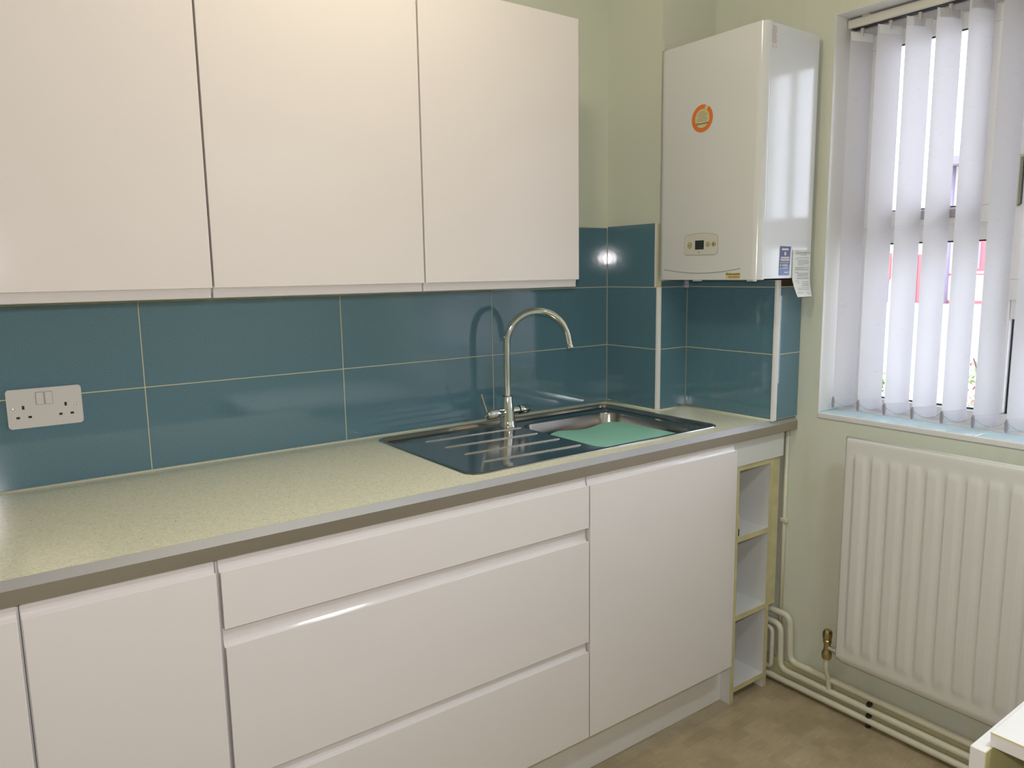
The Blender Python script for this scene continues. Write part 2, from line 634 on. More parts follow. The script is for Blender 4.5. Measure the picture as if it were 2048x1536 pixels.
# --- tiles: each one a piece of the wall it is fixed to
def tile(parent, axis, face, a0, a1, z0, z1):
    """axis 'y': tile face at y=face looking to -y ; 'x': face at x=face looking to -x"""
    if axis == 'y':
        b = BX(a0 + G, a1 - G, face, face + TT, z0 + G, z1 - G, 0.0008, 1)
    else:
        b = BX(face, face + TT, a0 + G, a1 - G, z0 + G, z1 - G, 0.0008, 1)
    return fin(b, 'tile', 'tile', (0, 0, 0), parent)


def grout(parent, boxes):
    bm = bmesh.new()
    for b in boxes: add_box(bm, *b)
    return fin(bm, 'grout', 'grout', (0, 0, 0), parent)


edges = J + [0.0]
for z0, z1 in ((T0, T1), (T1, T2)):
    for a, b in zip(edges, edges[1:]):
        tile(wall_back, 'y', 0.0, a, b, z0, z1)
tile(wall_back, 'y', 0.0, J[-1], 0.0, T2, T3)
grout(wall_back, [(J[0], 0.0, 0.001, TT, T0, T2), (J[-1], 0.0, 0.001, TT, T2, T3 + 0.001)])
# pier: face looking to -x, then the face looking to -y
for z0, z1 in ((T0, T1), (T1, T2)):
    tile(wall_pier, 'x', 0.0, -D1 + 0.008, 0.0, z0, z1)
    tile(wall_pier, 'y', -D1, 0.008, X2, z0, z1)
tile(wall_pier, 'x', 0.0, -0.224, 0.0, T2, T3 + 0.004)
tile(wall_pier, 'y', -D1, 0.010, X2, T2, 1.341)
grout(wall_pier, [(0.001, TT, -D1 + 0.006, 0, T0, T3), (0.006, X2, -D1 + 0.001, -D1 + TT, T0, 1.341)])
# boxing
for z0, z1 in ((T0, T1), (T1, T2), (T2, 1.3415)):
    tile(wall_boxing, 'x', X2, -D2 + 0.008, -D1, z0, z1)
for z0, z1 in ((T0, T1), (T1, T2)):
    tile(wall_boxing, 'y', -D2, X2 + 0.008, X3, z0, z1)
grout(wall_boxing, [(X2 + 0.001, X2 + TT, -D2 + 0.006, -D1, T0, 1.3415), (X2 + 0.006, X3 - 0.001, -D2 + 0.001, -D2 + TT, T0, T2 + 0.002)])


# white quadrant tile trims on the outer corners
def quadrant(cx, cy, r, z0, z1):
    """outer corner at (cx,cy), filling towards +x,+y"""
    p = [(cx + r, cy + r)] + [(cx + r - r * math.cos(a), cy + r - r * math.sin(a)) for a in [PI / 2 * i / 6 for i in range(7)]]
    b = PRISM(p, 'z', z0, z1)
    return b


struct('trim_1', quadrant(-0.0025, -D1 - 0.0025, 0.012, ZW + 0.001, T2), 'trim', 'white plastic tile trim on the pier corner', 'tile trim')
struct('trim_2', quadrant(X2 - 0.003, -D2 - 0.003, 0.0125, ZW + 0.001, 1.3415), 'trim', 'white plastic tile trim on the boxing corner', 'tile trim')
struct('trim_3', BX(-0.002, 0.007, -0.2315, -0.2252, T2 + 0.001, T3 + 0.005, 0.002), 'trim', 'short white trim strip ending the top tile course beside the boiler', 'tile trim')

# skirting on the window wall
struct('baseboard_right', BX(X3 - 0.014, X3, -2.44, -0.27, 0.0, 0.083, 0.003), 'skirt', 'yellowed cream skirting board behind the pipes', 'skirting board')

# ------------------------------------------------------------------ window
win = Thing('window_1', 'white plastic framed window behind the vertical blind', 'window', (0.45, -1.27, OZ0), kind='structure')
FX0, FX1 = 0.425, 0.490
YM = -1.085      # mullion
ZT = 1.473       # transom left part


def bar(y0, y1, z0, z1, x0=FX0, x1=FX1, b=0.004):
    return BX(x0, x1, y0, y1, z0, z1, b)


bm = bmesh.new()
for q in ((OY0, OY1, OZ0 + 0.012, OZ0 + 0.055), (OY0, OY1, OZ1 - 0.05, OZ1), (OY1 - 0.036, OY1, OZ0 + 0.0551, OZ1 - 0.0501), (OY0, OY0 + 0.036, OZ0 + 0.0551, OZ1 - 0.0501)):
    add_box(bm, FX0, FX1, *q, 0.0015)
win.part('outer_frame', bm, 'upvc')
win.part('mullion', bar(YM - 0.03, YM + 0.03, OZ0 + 0.0555, OZ1 - 0.0505, FX0 + 0.0003), 'upvc')
win.part('transom', bar(YM + 0.0303, OY1 - 0.0363, ZT - 0.026, ZT + 0.028, FX0 + 0.0005), 'upvc')
win.part('transom', bar(OY0 + 0.0363, YM - 0.0303, 1.232, 1.292, FX0 + 0.0005), 'upvc')


def sash(y0, y1, z0, z1, w=0.045):
    bm = bmesh.new()
    e_ = 0.0002
    for q in ((y0, y1, z0, z0 + w), (y0, y1, z1 - w, z1), (y0, y0 + w, z0 + w + e_, z1 - w - e_), (y1 - w, y1, z0 + w + e_, z1 - w - e_)):
        add_box(bm, FX0 - 0.018, FX0 - 0.0003, *q, 0.0015)
    return win.part('sash', bm, 'upvc')


def pane(parent, y0, y1, z0, z1, xg=0.454):
    g = win.part('glass_pane', BX(xg - 0.002, xg + 0.002, y0 + 0.0041, y1 - 0.0041, z0 + 0.0041, z1 - 0.0041), 'glass', parent)
    bm = bmesh.new()
    w = 0.004
    for q in ((y0, y1, z0, z0 + w), (y0, y1, z1 - w, z1), (y0, y0 + w, z0 + w, z1 - w), (y1 - w, y1, z0 + w, z1 - w)):
        add_box(bm, xg - 0.006, xg + 0.006, *q)
    win.part('gasket', bm, 'black', parent)
    return g


s1 = sash(YM + 0.02, OY1 - 0.028, ZT + 0.02, OZ1 - 0.042)
pane(s1, YM + 0.0645, OY1 - 0.0725, ZT + 0.0645, OZ1 - 0.0865, 0.4165)
pane(None, YM + 0.0302, OY1 - 0.0362, OZ0 + 0.0552, ZT - 0.0262)
s2 = sash(OY0 + 0.028, YM - 0.02, 1.284, OZ1 - 0.042, 0.055)
pane(s2, OY0 + 0.0830, YM - 0.0750, 1.339, OZ1 - 0.0970, 0.4165)
pane(None, OY0 + 0.0362, YM - 0.0302, OZ0 + 0.0552, 1.2318)
# dark handles
hb = win.part('handle_base', BX(0.394, 0.407, -0.985, -0.868, 1.509, 1.533, 0.004), M['weight'], s1, 'dark grey window handle')
bm = bmesh.new()
add_box(bm, 0.378, 0.396, -0.955, -0.905, 1.513, 1.529, 0.004)
win.part('handle_lever', bm, 'black', s1)
bm = bmesh.new()
add_box(bm, 0.385, 0.407, -1.135, -1.112, 1.525, 1.66, 0.008)
win.part('handle_lever', bm, 'chrome', s2, 'dark chrome casement handle')
# tiled sill
SZ = 0.9335
sy = [OY1, -1.118, -1.62, OY0]
for a, b in zip(sy, sy[1:]):
    win.part('sill_tile', BX(X3 + 0.006, 0.366, b + 0.001, a - 0.001, OZ0 + 0.001, SZ, 0.001, 1), 'sill', None, 'pale blue glazed sill tile')
for q in ((OY1 - 0.002, OY1 - 0.0001, SZ + 0.001, OZ1 - 0.002), (OY0 + 0.0001, OY0 + 0.002, SZ + 0.001, OZ1 - 0.002), (OY0, OY1, OZ1 - 0.002, OZ1 - 0.0001)):
    win.part('reveal_lining', BX(X3 + 0.0005, FX0 - 0.0005, *q), 'reveal')
win.part('window_board', BX(0.368, FX0 + 0.002, OY0, OY1, OZ0 + 0.001, SZ + 0.0012), 'upvc')
win.part('sill_trim', BX(X3 - 0.003, X3 + 0.0055, OY0 - 0.0, OY1, OZ0 + 0.0005, SZ + 0.0005, 0.003), 'trim')

# ------------------------------------------------------------------ vertical blind
BXC = 0.343
RZ0, RZ1 = 2.064, 2.088
vb = Thing('vertical_blind', 'white fabric vertical blind with bead chain inside the window reveal', 'blind', (BXC, -1.27, 0.945))
bm = bmesh.new()
add_box(bm, BXC - 0.023, BXC + 0.023, OY0 + 0.004, OY1 - 0.004, RZ0, RZ1, 0.003)
vb.part('headrail', bm, 'rail')
vb.part('rail_slot', BX(BXC - 0.012, BXC + 0.012, OY0 + 0.01, OY1 - 0.01, RZ0 - 0.0016, RZ0 - 0.0001), 'black')
for ya_, yb_ in ((-0.735, -0.712), (-1.61, -1.58)):
    vb.part('mounting_bracket', BX(BXC - 0.02, BXC + 0.012, ya_, yb_, RZ1, OZ1 - 0.0025, 0.001), 'rail')
VD = Vector((0.0830, -0.0292, 0)).normalized()
VN = Vector((VD.y, -VD.x, 0))
VW = 0.088
nv = 14
for i in range(nv):
    near = Vector((BXC - 0.041, -0.6925 - 0.0803 * i, 0))
    tw = 0.085 if i == 0 else 0.02 * math.sin(i * 2.3)                   # each vane hangs a little differently
    d = Vector((VD.x * math.cos(tw) - VD.y * math.sin(tw), VD.x * math.sin(tw) + VD.y * math.cos(tw), 0))
    nn = Vector((d.y, -d.x, 0))
    bm = bmesh.new()
    rows, cols = 16, 6
    zt, zb = 2.050, 0.9815
    grid = []
    for r in range(rows + 1):
        z = zb + (zt - zb) * r / rows
        row = []
        for c in range(cols + 1):
            t = c / cols
            wob = 0.0022 * math.sin(PI * t) + 0.002 * math.sin(z * 5 + i) * math.sin(PI * t)
            row.append(bm.verts.new(near + d * (VW * t) + nn * wob + Vector((0, 0, z))))
        grid.append(row)
    for r in range(rows):
        for c in range(cols):
            f = bm.faces.new((grid[r][c], grid[r][c + 1], grid[r + 1][c + 1], grid[r + 1][c]))
            f.smooth = True
    v = vb.part('vane', bm, 'fabric')

    def vbox(t0, t1, w0, z0, z1):
        b = bmesh.new()
        vs = []
        for t in (t0, t1):
            for w in (-w0, w0):
                for z in (z0, z1):
                    vs.append(b.verts.new(near + d * t + nn * w + Vector((0, 0, z))))
        for f in ((0, 1, 3, 2), (4, 6, 7, 5), (0, 4, 5, 1), (2, 3, 7, 6), (0, 2, 6, 4), (1, 5, 7, 3)):
            b.faces.new([vs[k] for k in f])
        return b
    # bottom pocket bulging round its weight
    b = bmesh.new()
    prof = [(0.0006, 0.9816), (0.0030, 0.972), (0.0034, 0.962), (0.0028, 0.952), (0.0005, 0.9465)]
    prof = prof + [(-w, z) for w, z in prof[::-1]]
    A = [b.verts.new(near + d * 0.0005 + nn * w + Vector((0, 0, z))) for w, z in prof]
    B = [b.verts.new(near + d * (VW - 0.0005) + nn * w + Vector((0, 0, z))) for w, z in prof]
    for k in range(len(prof)):
        b.faces.new((A[k], A[(k + 1) % len(prof)], B[(k + 1) % len(prof)], B[k]))
    vb.part('bottom_pocket', b, 'fabric', v)
    b = bmesh.new()
    A = [b.verts.new(near + d * -0.0012 + nn * w * 1.2 + Vector((0, 0, z - 0.0))) for w, z in prof]
    B = [b.verts.new(near + d * 0.004 + nn * w * 1.2 + Vector((0, 0, z - 0.0))) for w, z in prof]
    b.faces.new(A)
    for k in range(len(prof)):
        b.faces.new((A[k], A[(k + 1) % len(prof)], B[(k + 1) % len(prof)], B[k]))
    vb.part('weight_end', b, 'weight', v)
    vb.part('hanger', vbox(0.004, VW - 0.004, 0.0011, 2.026, 2.049), 'upvc', v)
    c = near + d * (VW / 2)
    vb.part('hook', LATHE([(0, 2.040), (0.0035, 2.040), (0.0045, 2.052), (0.0055, 2.0655), (0, 2.0655)], (c.x, c.y, 0), (0, 0, 1), 10), 'hook', v)
    if i < nv - 1:
        bm = bmesh.new()
        p0 = near + Vector((-0.002, 0, 0.976))
        p1 = near + Vector((-0.002, -0.0803, 0.976))
        for k in range(12):
            t = (k + 0.5) / 12
            sag = 0.019 * 4 * t * (1 - t)
            p = p0.lerp(p1, t) - Vector((0, 0, sag))
            bmesh.ops.create_icosphere(bm, subdivisions=1, radius=0.0013, matrix=Matrix.Translation(p))
        pl = [p0.lerp(p1, k / 12) - Vector((0, 0, 0.019 * 4 * (k / 12) * (1 - k / 12))) for k in range(13)]
        add_tube(bm, pl, 0.0004, 4)
        vb.part('bead_chain', bm, 'weight')

# ------------------------------------------------------------------ wall cabinets
WD = -0.320     # door front plane
WZ0, WZ1, WZL = 1.3536, 2.0581, 1.3325
wedge = [-1.9280, -1.4218, -0.9159, -0.4094]


def fillet(pts):
    return pts


def jdoor(yf, z_lo, z_hi, z_lip, x0, x1, top):
    """slab door with a moulded finger groove: along its top edge (top=True) or its bottom edge"""
    s = 1 if top else -1
    ze = z_hi if top else z_lo            # edge of the front skin
    far = z_lo if top else z_hi
    p = [(0.0, far + s * 0.001), (0.001, far), (0.0225, far), (0.0225, z_lip), (0.0162, z_lip), (0.0150, z_lip - s * 0.0012),
         (0.0150, ze + s * 0.010), (0.0144, ze + s * 0.005), (0.0128, ze + s * 0.0005), (0.0100, ze - s * 0.003), (0.0070, ze - s * 0.0045), (0.0042, ze - s * 0.0035), (0.0024, ze - s * 0.0015),
         (0.0016, ze), (0.0006, ze), (0.0, ze - s * 0.0008)]
    b = PRISM([(yf + a, z) for a, z in p], 'x', x0, x1)
    es = [e_ for e_ in b.edges if abs(e_.verts[0].co.x - e_.verts[1].co.x) < 1e-7 and all(v.co.y < yf + 0.0003 for v in e_.verts)]
    bmesh.ops.bevel(b, geom=es, offset=0.0018, segments=3, profile=0.5, affect='EDGES')
    return b


wl = ['gloss white wall cabinet above the double socket', 'gloss white wall cabinet between the two others in the row',
      'gloss white wall cabinet at the end of the row, closest to the boiler']
for i in range(3):
    a, b = wedge[i], wedge[i + 1]
    t = Thing('wall_cabinet', wl[i], 'cabinet', ((a + b) / 2, -0.002, 1.338), 'wall cabinets in a row')
    bm = bmesh.new()
    th = 0.018
    add_box(bm, a + 0.001, a + th, -0.2965, -0.0015, 1.343, WZ1)
    add_box(bm, b - th, b - 0.001, -0.297, -0.0015, 1.343, WZ1)
    add_box(bm, a + th, b - th, -0.297, -0.0015, 1.343, 1.343 + th)
    add_box(bm, a + th, b - th, -0.297, -0.0015, WZ1 - th, WZ1)
    add_box(bm, a + th, b - th, -0.008, -0.0015, 1.36, WZ1 - th)
    t.part('body', bm, 'carcass')
    t.part('door', jdoor(WD, WZ0, WZ1, WZL, a + 0.0022, b - 0.0022, False), 'gloss')

# ------------------------------------------------------------------ base units
ZPL = 0.162


def carcass(x0, x1):
    bm = bmesh.new()
    th = 0.018
    add_box(bm, x0 + 0.0005, x0 + th, -0.578, -0.03, 0.15, 0.868)
    add_box(bm, x1 - th, x1 - 0.0005, -0.578, -0.03, 0.15, 0.868)
    add_box(bm, x0 + th, x1 - th, -0.578, -0.03, 0.15, 0.168)
    add_box(bm, x0 + th, x1 - th, -0.045, -0.03, 0.168, 0.868)
    # four adjustable feet under the floor panel
    for fx in (x0 + 0.06, x1 - 0.06):
        for fy in (-0.47, -0.09):
            LATHE([(0, 0.0005), (0.022, 0.0005), (0.018, 0.02), (0.016, 0.1495), (0, 0.1495)], (fx, fy, 0), (0, 0, 1), 12, bm)
    return bm


bx = [XL, -1.8265, -1.5243, -0.6241, -0.0361]
bl = ['gloss white base cabinet at the far end of the worktop, mostly out of frame', 'narrow gloss white base cabinet with one door beside the drawers',
      'wide gloss white drawer unit with three drawers under the worktop', 'gloss white sink cabinet with one door under the sink']
for i in range(4):
    a, b = bx[i], bx[i + 1]
    t = Thing('drawer_unit' if i == 2 else 'base_cabinet', bl[i], 'drawers' if i == 2 else 'cabinet', ((a + b) / 2, -0.3, 0.0), 'base units under the worktop')
    t.part('body', carcass(a, b), 'carcass')
    g = 0.0018 if i != 2 else 0.0022
    gl = 0.004 if i == 2 else g
    if i == 2:
        for z0, z1, zl in ((0.7354, 0.8469, 0.8686), (0.4292, 0.7016, 0.7335), (ZPL, 0.4030, 0.4275)):
            t.part('drawer_front', jdoor(YD, z0, z1, zl, a + gl, b - g, True), 'gloss')
    else:
        t.part('door', jdoor(YD, ZPL, 0.8469, 0.8686, a + g, b - (0.004 if i < 2 else g), True), 'gloss')
tag(fin(BX(XL, 0.0065, -0.5277, -0.512, 0.0008, 0.1485, 0.001), 'plinth', 'plinth', (-1.2, -0.52, 0.0)),
    'long white plinth board along the floor under the base units', 'plinth')

# ------------------------------------------------------------------ open end shelf unit
SY = -0.565
t = Thing('shelf_unit', 'narrow open white shelf unit with yellowed edges at the end of the worktop', 'shelf', (0.1, -0.42, 0.0))
LX0, LX1, RX0, RX1 = 0.007, 0.024, 0.178, 0.195


def board(name, x0, x1, y0, y1, z0, z1):
    """melamine board with a yellowed front edge"""
    p = t.part(name, BX(x0, x1, y0 + 0.0012, y1, z0, z1), 'carcass')
    t.part('edge_band', BX(x0, x1, y0, y0 + 0.0011, z0, z1), 'edge', p)
    return p


YB = -0.262
board('side_panel', LX0, LX1, SY, YB, 0.0005, 0.868)
board('side_panel', RX0, RX1, SY, YB, 0.0005, 0.868)
for z in (0.036, 0.278, 0.5365):
    board('shelf', LX1 + 0.0003, RX0 - 0.0003, SY, YB - 0.009, z, z + 0.0165)
board('shelf', LX1 + 0.0003, RX0 - 0.0003, SY, YB - 0.009, 0.765, 0.7815)
t.part('back_panel', BX(LX1 + 0.0003, RX0 - 0.0003, YB - 0.008, YB - 0.001, 0.03, 0.78), 'carcass')
t.part('fascia', BX(LX0 - 0.028, 0.236, SY - 0.006, SY + 0.0, 0.782, 0.868, 0.001), M['carcass'])
pf = t.part('filler_strip', BX(RX1 + 0.0005, 0.232, SY + 0.004, SY + 0.02, 0.281, 0.7815), 'edge')

# small container standing in the top bay, mostly hidden by the side panel
t = Thing('small_bottle', 'small cream bottle with red cap in the top bay of the shelf unit', 'bottle', (0.0355, -0.547, 0.5532))
c = (0.0355, -0.547, 0)
t.part('bottle_body', LATHE([(0, 0.576), (0.0105, 0.576), (0.0105, 0.617), (0.0075, 0.625), (0, 0.625)], c, (0, 0, 1), 18), 'cream')
t.part('base_band', LATHE([(0, 0.5532), (0.0105, 0.5532), (0.011, 0.556), (0.011, 0.5759), (0, 0.5759)], c, (0, 0, 1), 18), 'black')
t.part('cap', LATHE([(0, 0.6252), (0.0085, 0.6252), (0.0085, 0.639), (0.007, 0.642), (0, 0.642)], c, (0, 0, 1), 18), 'redp')

# ------------------------------------------------------------------ worktop with sink cut-out
SX0, SX1, SY0, SY1 = -0.936, -0.040, -0.540, -0.034    # sink outer rim
bm = bmesh.new()
yb = YF + 0.0135
e = 0.0085
add_box(bm, XL, SX0 + e, yb, -0.0008, 0.8705, ZW)
add_box(bm, SX0 + e, SX1 - e, yb, SY0 + e, 0.8705, ZW)
add_box(bm, SX0 + e, SX1 - e, SY1 - e, -0.0008, 0.8705, ZW)
add_box(bm, SX1 - e, -0.0008, yb, -0.0008, 0.8705, ZW)
add_box(bm, -0.0008, X3 - 0.001, yb, -D1 - 0.0008, 0.8705, ZW)
bmesh.ops.remove_doubles(bm, verts=bm.verts, dist=1e-6)
wt = Thing('worktop', 'long cream speckled kitchen worktop with a brushed metal front edge', 'worktop', (-1.1, -0.3, 0.8705))
wt.part('slab', bm, 'worktop')
fe = wt.part('front_edging', PRISM([(YF + 0.0134, 0.8965), (YF, 0.8965), (YF, 0.8708), (YF + 0.0015, 0.8695), (YF + 0.0134, 0.8695)], 'x', XL, X3 - 0.001),
             'strip', None, 'flat brushed metal edging')
wt.part('edging_bevel', PRISM([(YF + 0.0134, 0.8966), (YF + 0.0134, ZW + 0.0006), (YF + 0.012, ZW + 0.0008), (YF, 0.8966)], 'x', XL, X3 - 0.001), 'bevel', fe, 'paler bevelled lip of the edging')


def bead(p0, p1, r=0.0045):
    return TUBE([p0, p1], r, 10)


bm = bmesh.new()
for p0, p1 in (((XL, -0.001, ZW + 0.001), (-0.001, -0.001, ZW + 0.001)), ((-0.001, -0.001, ZW + 0.001), (-0.001, -D1, ZW + 0.001)),
               ((0.0, -D1 - 0.001, ZW + 0.001), (X2, -D1 - 0.001, ZW + 0.001)), ((X2 - 0.001, -D1, ZW + 0.001), (X2 - 0.001, -D2, ZW + 0.001))):
    add_tube(bm, [p0, p1], 0.0035, 8)
wt.part('sealant_bead', bm, 'sealant')

# ------------------------------------------------------------------ sink
sk = Thing('kitchen_sink', 'stainless steel inset sink with a ribbed drainer and one bowl', 'sink', (-0.49, -0.29, ZW))
K = 10
BWX0, BWX1, BWY0, BWY1 = -0.482, -0.092, -0.506, -0.112     # bowl mouth
zr, zd = ZW + 0.0035, ZW - 0.0075
bcx, bcy = (BWX0 + BWX1) / 2, (BWY0 + BWY1) / 2
NANG = 160


def ray_rr(x0, x1, y0, y1, r, ang):
    """point where a ray from the bowl centre meets a rounded rectangle"""
    dx, dy = math.cos(ang), math.sin(ang)
    lo, hi = 0.0, 3.0
    hx, hy = (x1 - x0) / 2, (y1 - y0) / 2
    cx, cy = (x0 + x1) / 2, (y0 + y1) / 2
    for _ in range(40):
        mid = (lo + hi) / 2
        px, py = abs(bcx + dx * mid - cx), abs(bcy + dy * mid - cy)
        qx, qy = px - hx + r, py - hy + r
        sd = math.hypot(max(qx, 0), max(qy, 0)) + min(max(qx, qy), 0) - r
        if sd < 0: lo = mid
        else: hi = mid
    return bcx + dx * lo, bcy + dy * lo


# ray angles gathered towards corners of both outlines
angs = sorted(set([2 * PI * k / NANG for k in range(NANG)] +
                  [math.atan2(yy - bcy, xx - bcx) % (2 * PI) for xx, yy in
                   rrect(SX0, SX1, SY0, SY1, 0.036, 8) + rrect(BWX0, BWX1, BWY0, BWY1, 0.05, 10)]))
angs = [a for i, a in enumerate(angs) if i == 0 or a - angs[i - 1] > 1e-4]


def loops_mesh(specs):
    bm = bmesh.new()
    prev = None
    for (ins, z, kind) in specs:
        ring = []
        for a in angs:
            if kind == 'o':
                x, y = ray_rr(SX0 + ins, SX1 - ins, SY0 + ins, SY1 - ins, max(0.008, 0.036 - ins), a)
            else:
                x, y = ray_rr(BWX0 + ins, BWX1 - ins, BWY0 + ins, BWY1 - ins, max(0.02, 0.05 - ins * 0.4), a)
            ring.append(bm.verts.new((x, y, z)))
        if prev:
            n = len(ring)
            for k in range(n):
                f = bm.faces.new((prev[k], prev[(k + 1) % n], ring[(k + 1) % n], ring[k]))
                f.smooth = True
        prev = ring
    return bm, prev


bm, _ = loops_mesh([(0.0, ZW + 0.0004, 'o'), (0.001, zr - 0.001, 'o'), (0.004, zr, 'o'), (0.009, zr - 0.0002, 'o'), (0.0105, zr - 0.0012, 'o'), (0.0145, zd + 0.0015, 'o'), (0.0160, zd + 0.0003, 'o'), (0.019, zd, 'o'), (-0.006, zd, 'b'),
                    (-0.003, zd - 0.0004, 'b')])
sk.part('rim_and_drainer', bm, 'steel')
bm, last = loops_mesh([(-0.003, zd - 0.0004, 'b'), (0.0, zd - 0.0024, 'b'), (0.002, zd - 0.008, 'b'), (0.010, zd - 0.10, 'b'), (0.016, zd - 0.135, 'b'), (0.03, zd - 0.150, 'b'), (0.06, zd - 0.156, 'b'), (0.16, zd - 0.160, 'b')])
bm.faces.new(last)
sk.part('bowl', bm, 'bowl')
sk.part('waste', LATHE([(0, zd - 0.156), (0.03, zd - 0.156), (0.038, zd - 0.158), (0.042, zd - 0.1595)], (bcx, bcy, 0), (0, 0, 1), 24), 'chrome')
for y, xa, xb in ((-0.126, -0.823, -0.489), (-0.222, -0.816, -0.501), (-0.321, -0.817, -0.499), (-0.418, -0.820, -0.503)):
    pts = [(xa, y, zd - 0.001)] + [(xa + 0.005, y, zd + 0.0005), (xa + 0.012, y, zd + 0.0009), (xb - 0.012, y - 0.015, zd + 0.0009), (xb - 0.005, y - 0.015, zd + 0.0005), (xb, y - 0.015, zd - 0.001)]
    sk.part('drainer_rib', TUBE(pts, [0.0006, 0.0013, 0.0016, 0.0016, 0.0013, 0.0006], 10), 'rib')

# mint green flexible mat laid in the bowl
bm = bmesh.new()
nx, ny = 40, 30
mx0, mx1, my0, my1 = -0.466, -0.148, -0.490, -0.222
g = []
for i in range(nx + 1):
    row = []
    for jj in range(ny + 1):
        u, v = i / nx, jj / ny
        x = mx0 + (mx1 - mx0) * u
        yt = my1 + 0.006 * math.sin(u * 9.0) - 0.010 * max(0, u - 0.86) / 0.14 * 1.4 - 0.022 * max(0, 0.2 - u) / 0.2
        y = my0 + (yt - my0) * v
        r = 0.03                                  # rounded back corner
        z = 0.8905 + 0.003 * math.sin(u * 9.0 + 0.6) * v + 0.004 * math.sin(PI * u) * (1 - v)
        row.append((x, y, z))
    g.append(row)
top = [[bm.verts.new(p) for p in row] for row in g]
bot = [[bm.verts.new((p[0], p[1], p[2] - 0.0022)) for p in row] for row in g]
for i in range(nx):
    for jj in range(ny):
        f = bm.faces.new((top[i][jj], top[i + 1][jj], top[i + 1][jj + 1], top[i][jj + 1])); f.smooth = True
        f = bm.faces.new((bot[i][jj], bot[i][jj + 1], bot[i + 1][jj + 1], bot[i + 1][jj])); f.smooth = True
for i in range(nx):
    bm.faces.new((top[i][0], bot[i][0], bot[i + 1][0], top[i + 1][0]))
    bm.faces.new((top[i][ny], top[i + 1][ny], bot[i + 1][ny], bot[i][ny]))
for jj in range(ny):
    bm.faces.new((top[0][jj], top[0][jj + 1], bot[0][jj + 1], bot[0][jj]))
    bm.faces.new((top[nx][jj], bot[nx][jj], bot[nx][jj + 1], top[nx][jj + 1]))
# upturned tray: walls down to the bowl floor carry it
ring = [top[i][0] for i in range(nx + 1)]
mat_o = Thing('washing_up_tray', 'mint green plastic tray with a wavy edge lying in the sink bowl', 'tray', (bcx, bcy, ZW - 0.16))
mat_o.part('tray_top', bm, 'mint')
for (x0, x1, y0, y1) in ((-0.42, -0.40, -0.44, -0.28), (-0.20, -0.18, -0.44, -0.28)):
    mat_o.part('tray_foot', BX(x0, x1, y0, y1, zd - 0.1575, 0.886, 0.003), 'mint')

# ------------------------------------------------------------------ tap
TX, TY = -0.509, -0.095
tp = Thing('mixer_tap', 'chrome swan neck mixer tap standing on the back of the sink', 'tap', (TX, TY, zd))
tp.part('body', LATHE([(0, zd + 0.0003), (0.0275, zd + 0.0003), (0.0275, zd + 0.003), (0.0255, zd + 0.006), (0.0235, zd + 0.020), (0.0205, zd + 0.05), (0.0158, zd + 0.0925), (0.0152, zd + 0.0945), (0.0100, zd + 0.0946)],
                      (TX, TY, 0), (0, 0, 1), 32), 'chrome')
tip = Vector((-0.333, -0.180, 1.134))
hd = Vector((tip.x - TX, tip.y - TY, 0))
L = hd.length
hd.normalize()
R = L / 2
zc = 1.160
pts = [Vector((TX, TY, zd + 0.0946)), Vector((TX, TY, 1.06))]
for k in range(25):
    a = PI * (1 - k / 24 * 0.955)
    pts.append(Vector((TX, TY, zc)) + hd * (R + R * math.cos(a)) + Vector((0, 0, R * math.sin(a))))
end_dir = (pts[-1] - pts[-2]).normalized()
pts.append(pts[-1] + end_dir * 0.020)
sp = tp.part('spout', TUBE(pts, 0.0108, 22), 'chrome')
pe = pts[-1]
tp.part('collar_ring', LATHE([(0.0100, zd + 0.0946), (0.0150, zd + 0.0946), (0.0150, zd + 0.0954), (0.0100, zd + 0.0954)], (TX, TY, 0), (0, 0, 1), 24), 'black')
tp.part('aerator', LATHE([(0, 0.0002), (0.0112, 0.0002), (0.0118, 0.002), (0.0118, 0.013), (0.0104, 0.0145), (0, 0.0145)], pe, end_dir, 22), 'chrome', sp)
# left valve with thin lever, right valve with a plain knob
ax = Vector((1, 0.04, 0)).normalized()
zc2 = 0.951
lv = tp.part('valve', LATHE([(0.013, 0.010), (0.0135, 0.03), (0.0150, 0.034), (0.0150, 0.074), (0.0125, 0.082), (0.006, 0.0845), (0, 0.0845)], (TX, TY, zc2 - 0.003), -ax, 26), 'chrome')
tp.part('lever', TUBE([(TX - 0.081, TY - 0.004, zc2 + 0.004), (TX - 0.091, TY - 0.004, zc2 + 0.034), (TX - 0.101, TY - 0.004, zc2 + 0.064)], [0.0034, 0.0038, 0.0042], 12), 'chrome', lv)
rv = tp.part('valve', LATHE([(0.012, 0.010), (0.0135, 0.026), (0.0135, 0.040), (0, 0.040)], (TX, TY, zc2 - 0.002), ax, 26), 'chrome')
tp.part('seal_ring', LATHE([(0, 0.0402), (0.0145, 0.0402), (0.0145, 0.0435), (0, 0.0435)], (TX, TY, zc2 - 0.002), ax, 26), 'black', rv)
tp.part('knob', LATHE([(0, 0.0437), (0.0148, 0.0437), (0.0152, 0.047), (0.0152, 0.078), (0.0135, 0.081), (0, 0.081)], (TX, TY, zc2 - 0.002), ax, 26), 'chrome', rv)

# ------------------------------------------------------------------ boiler
BXF, BXB = -0.020, 0.238
BY0, BY1 = -0.638, -0.2565       # near side, far side
BZ0, BZ1 = 1.345, 2.043
bo = Thing('boiler', 'white wall hung combi boiler with control panel and stickers', 'boiler', (0.1, (BY0 + BY1) / 2, BZ0))


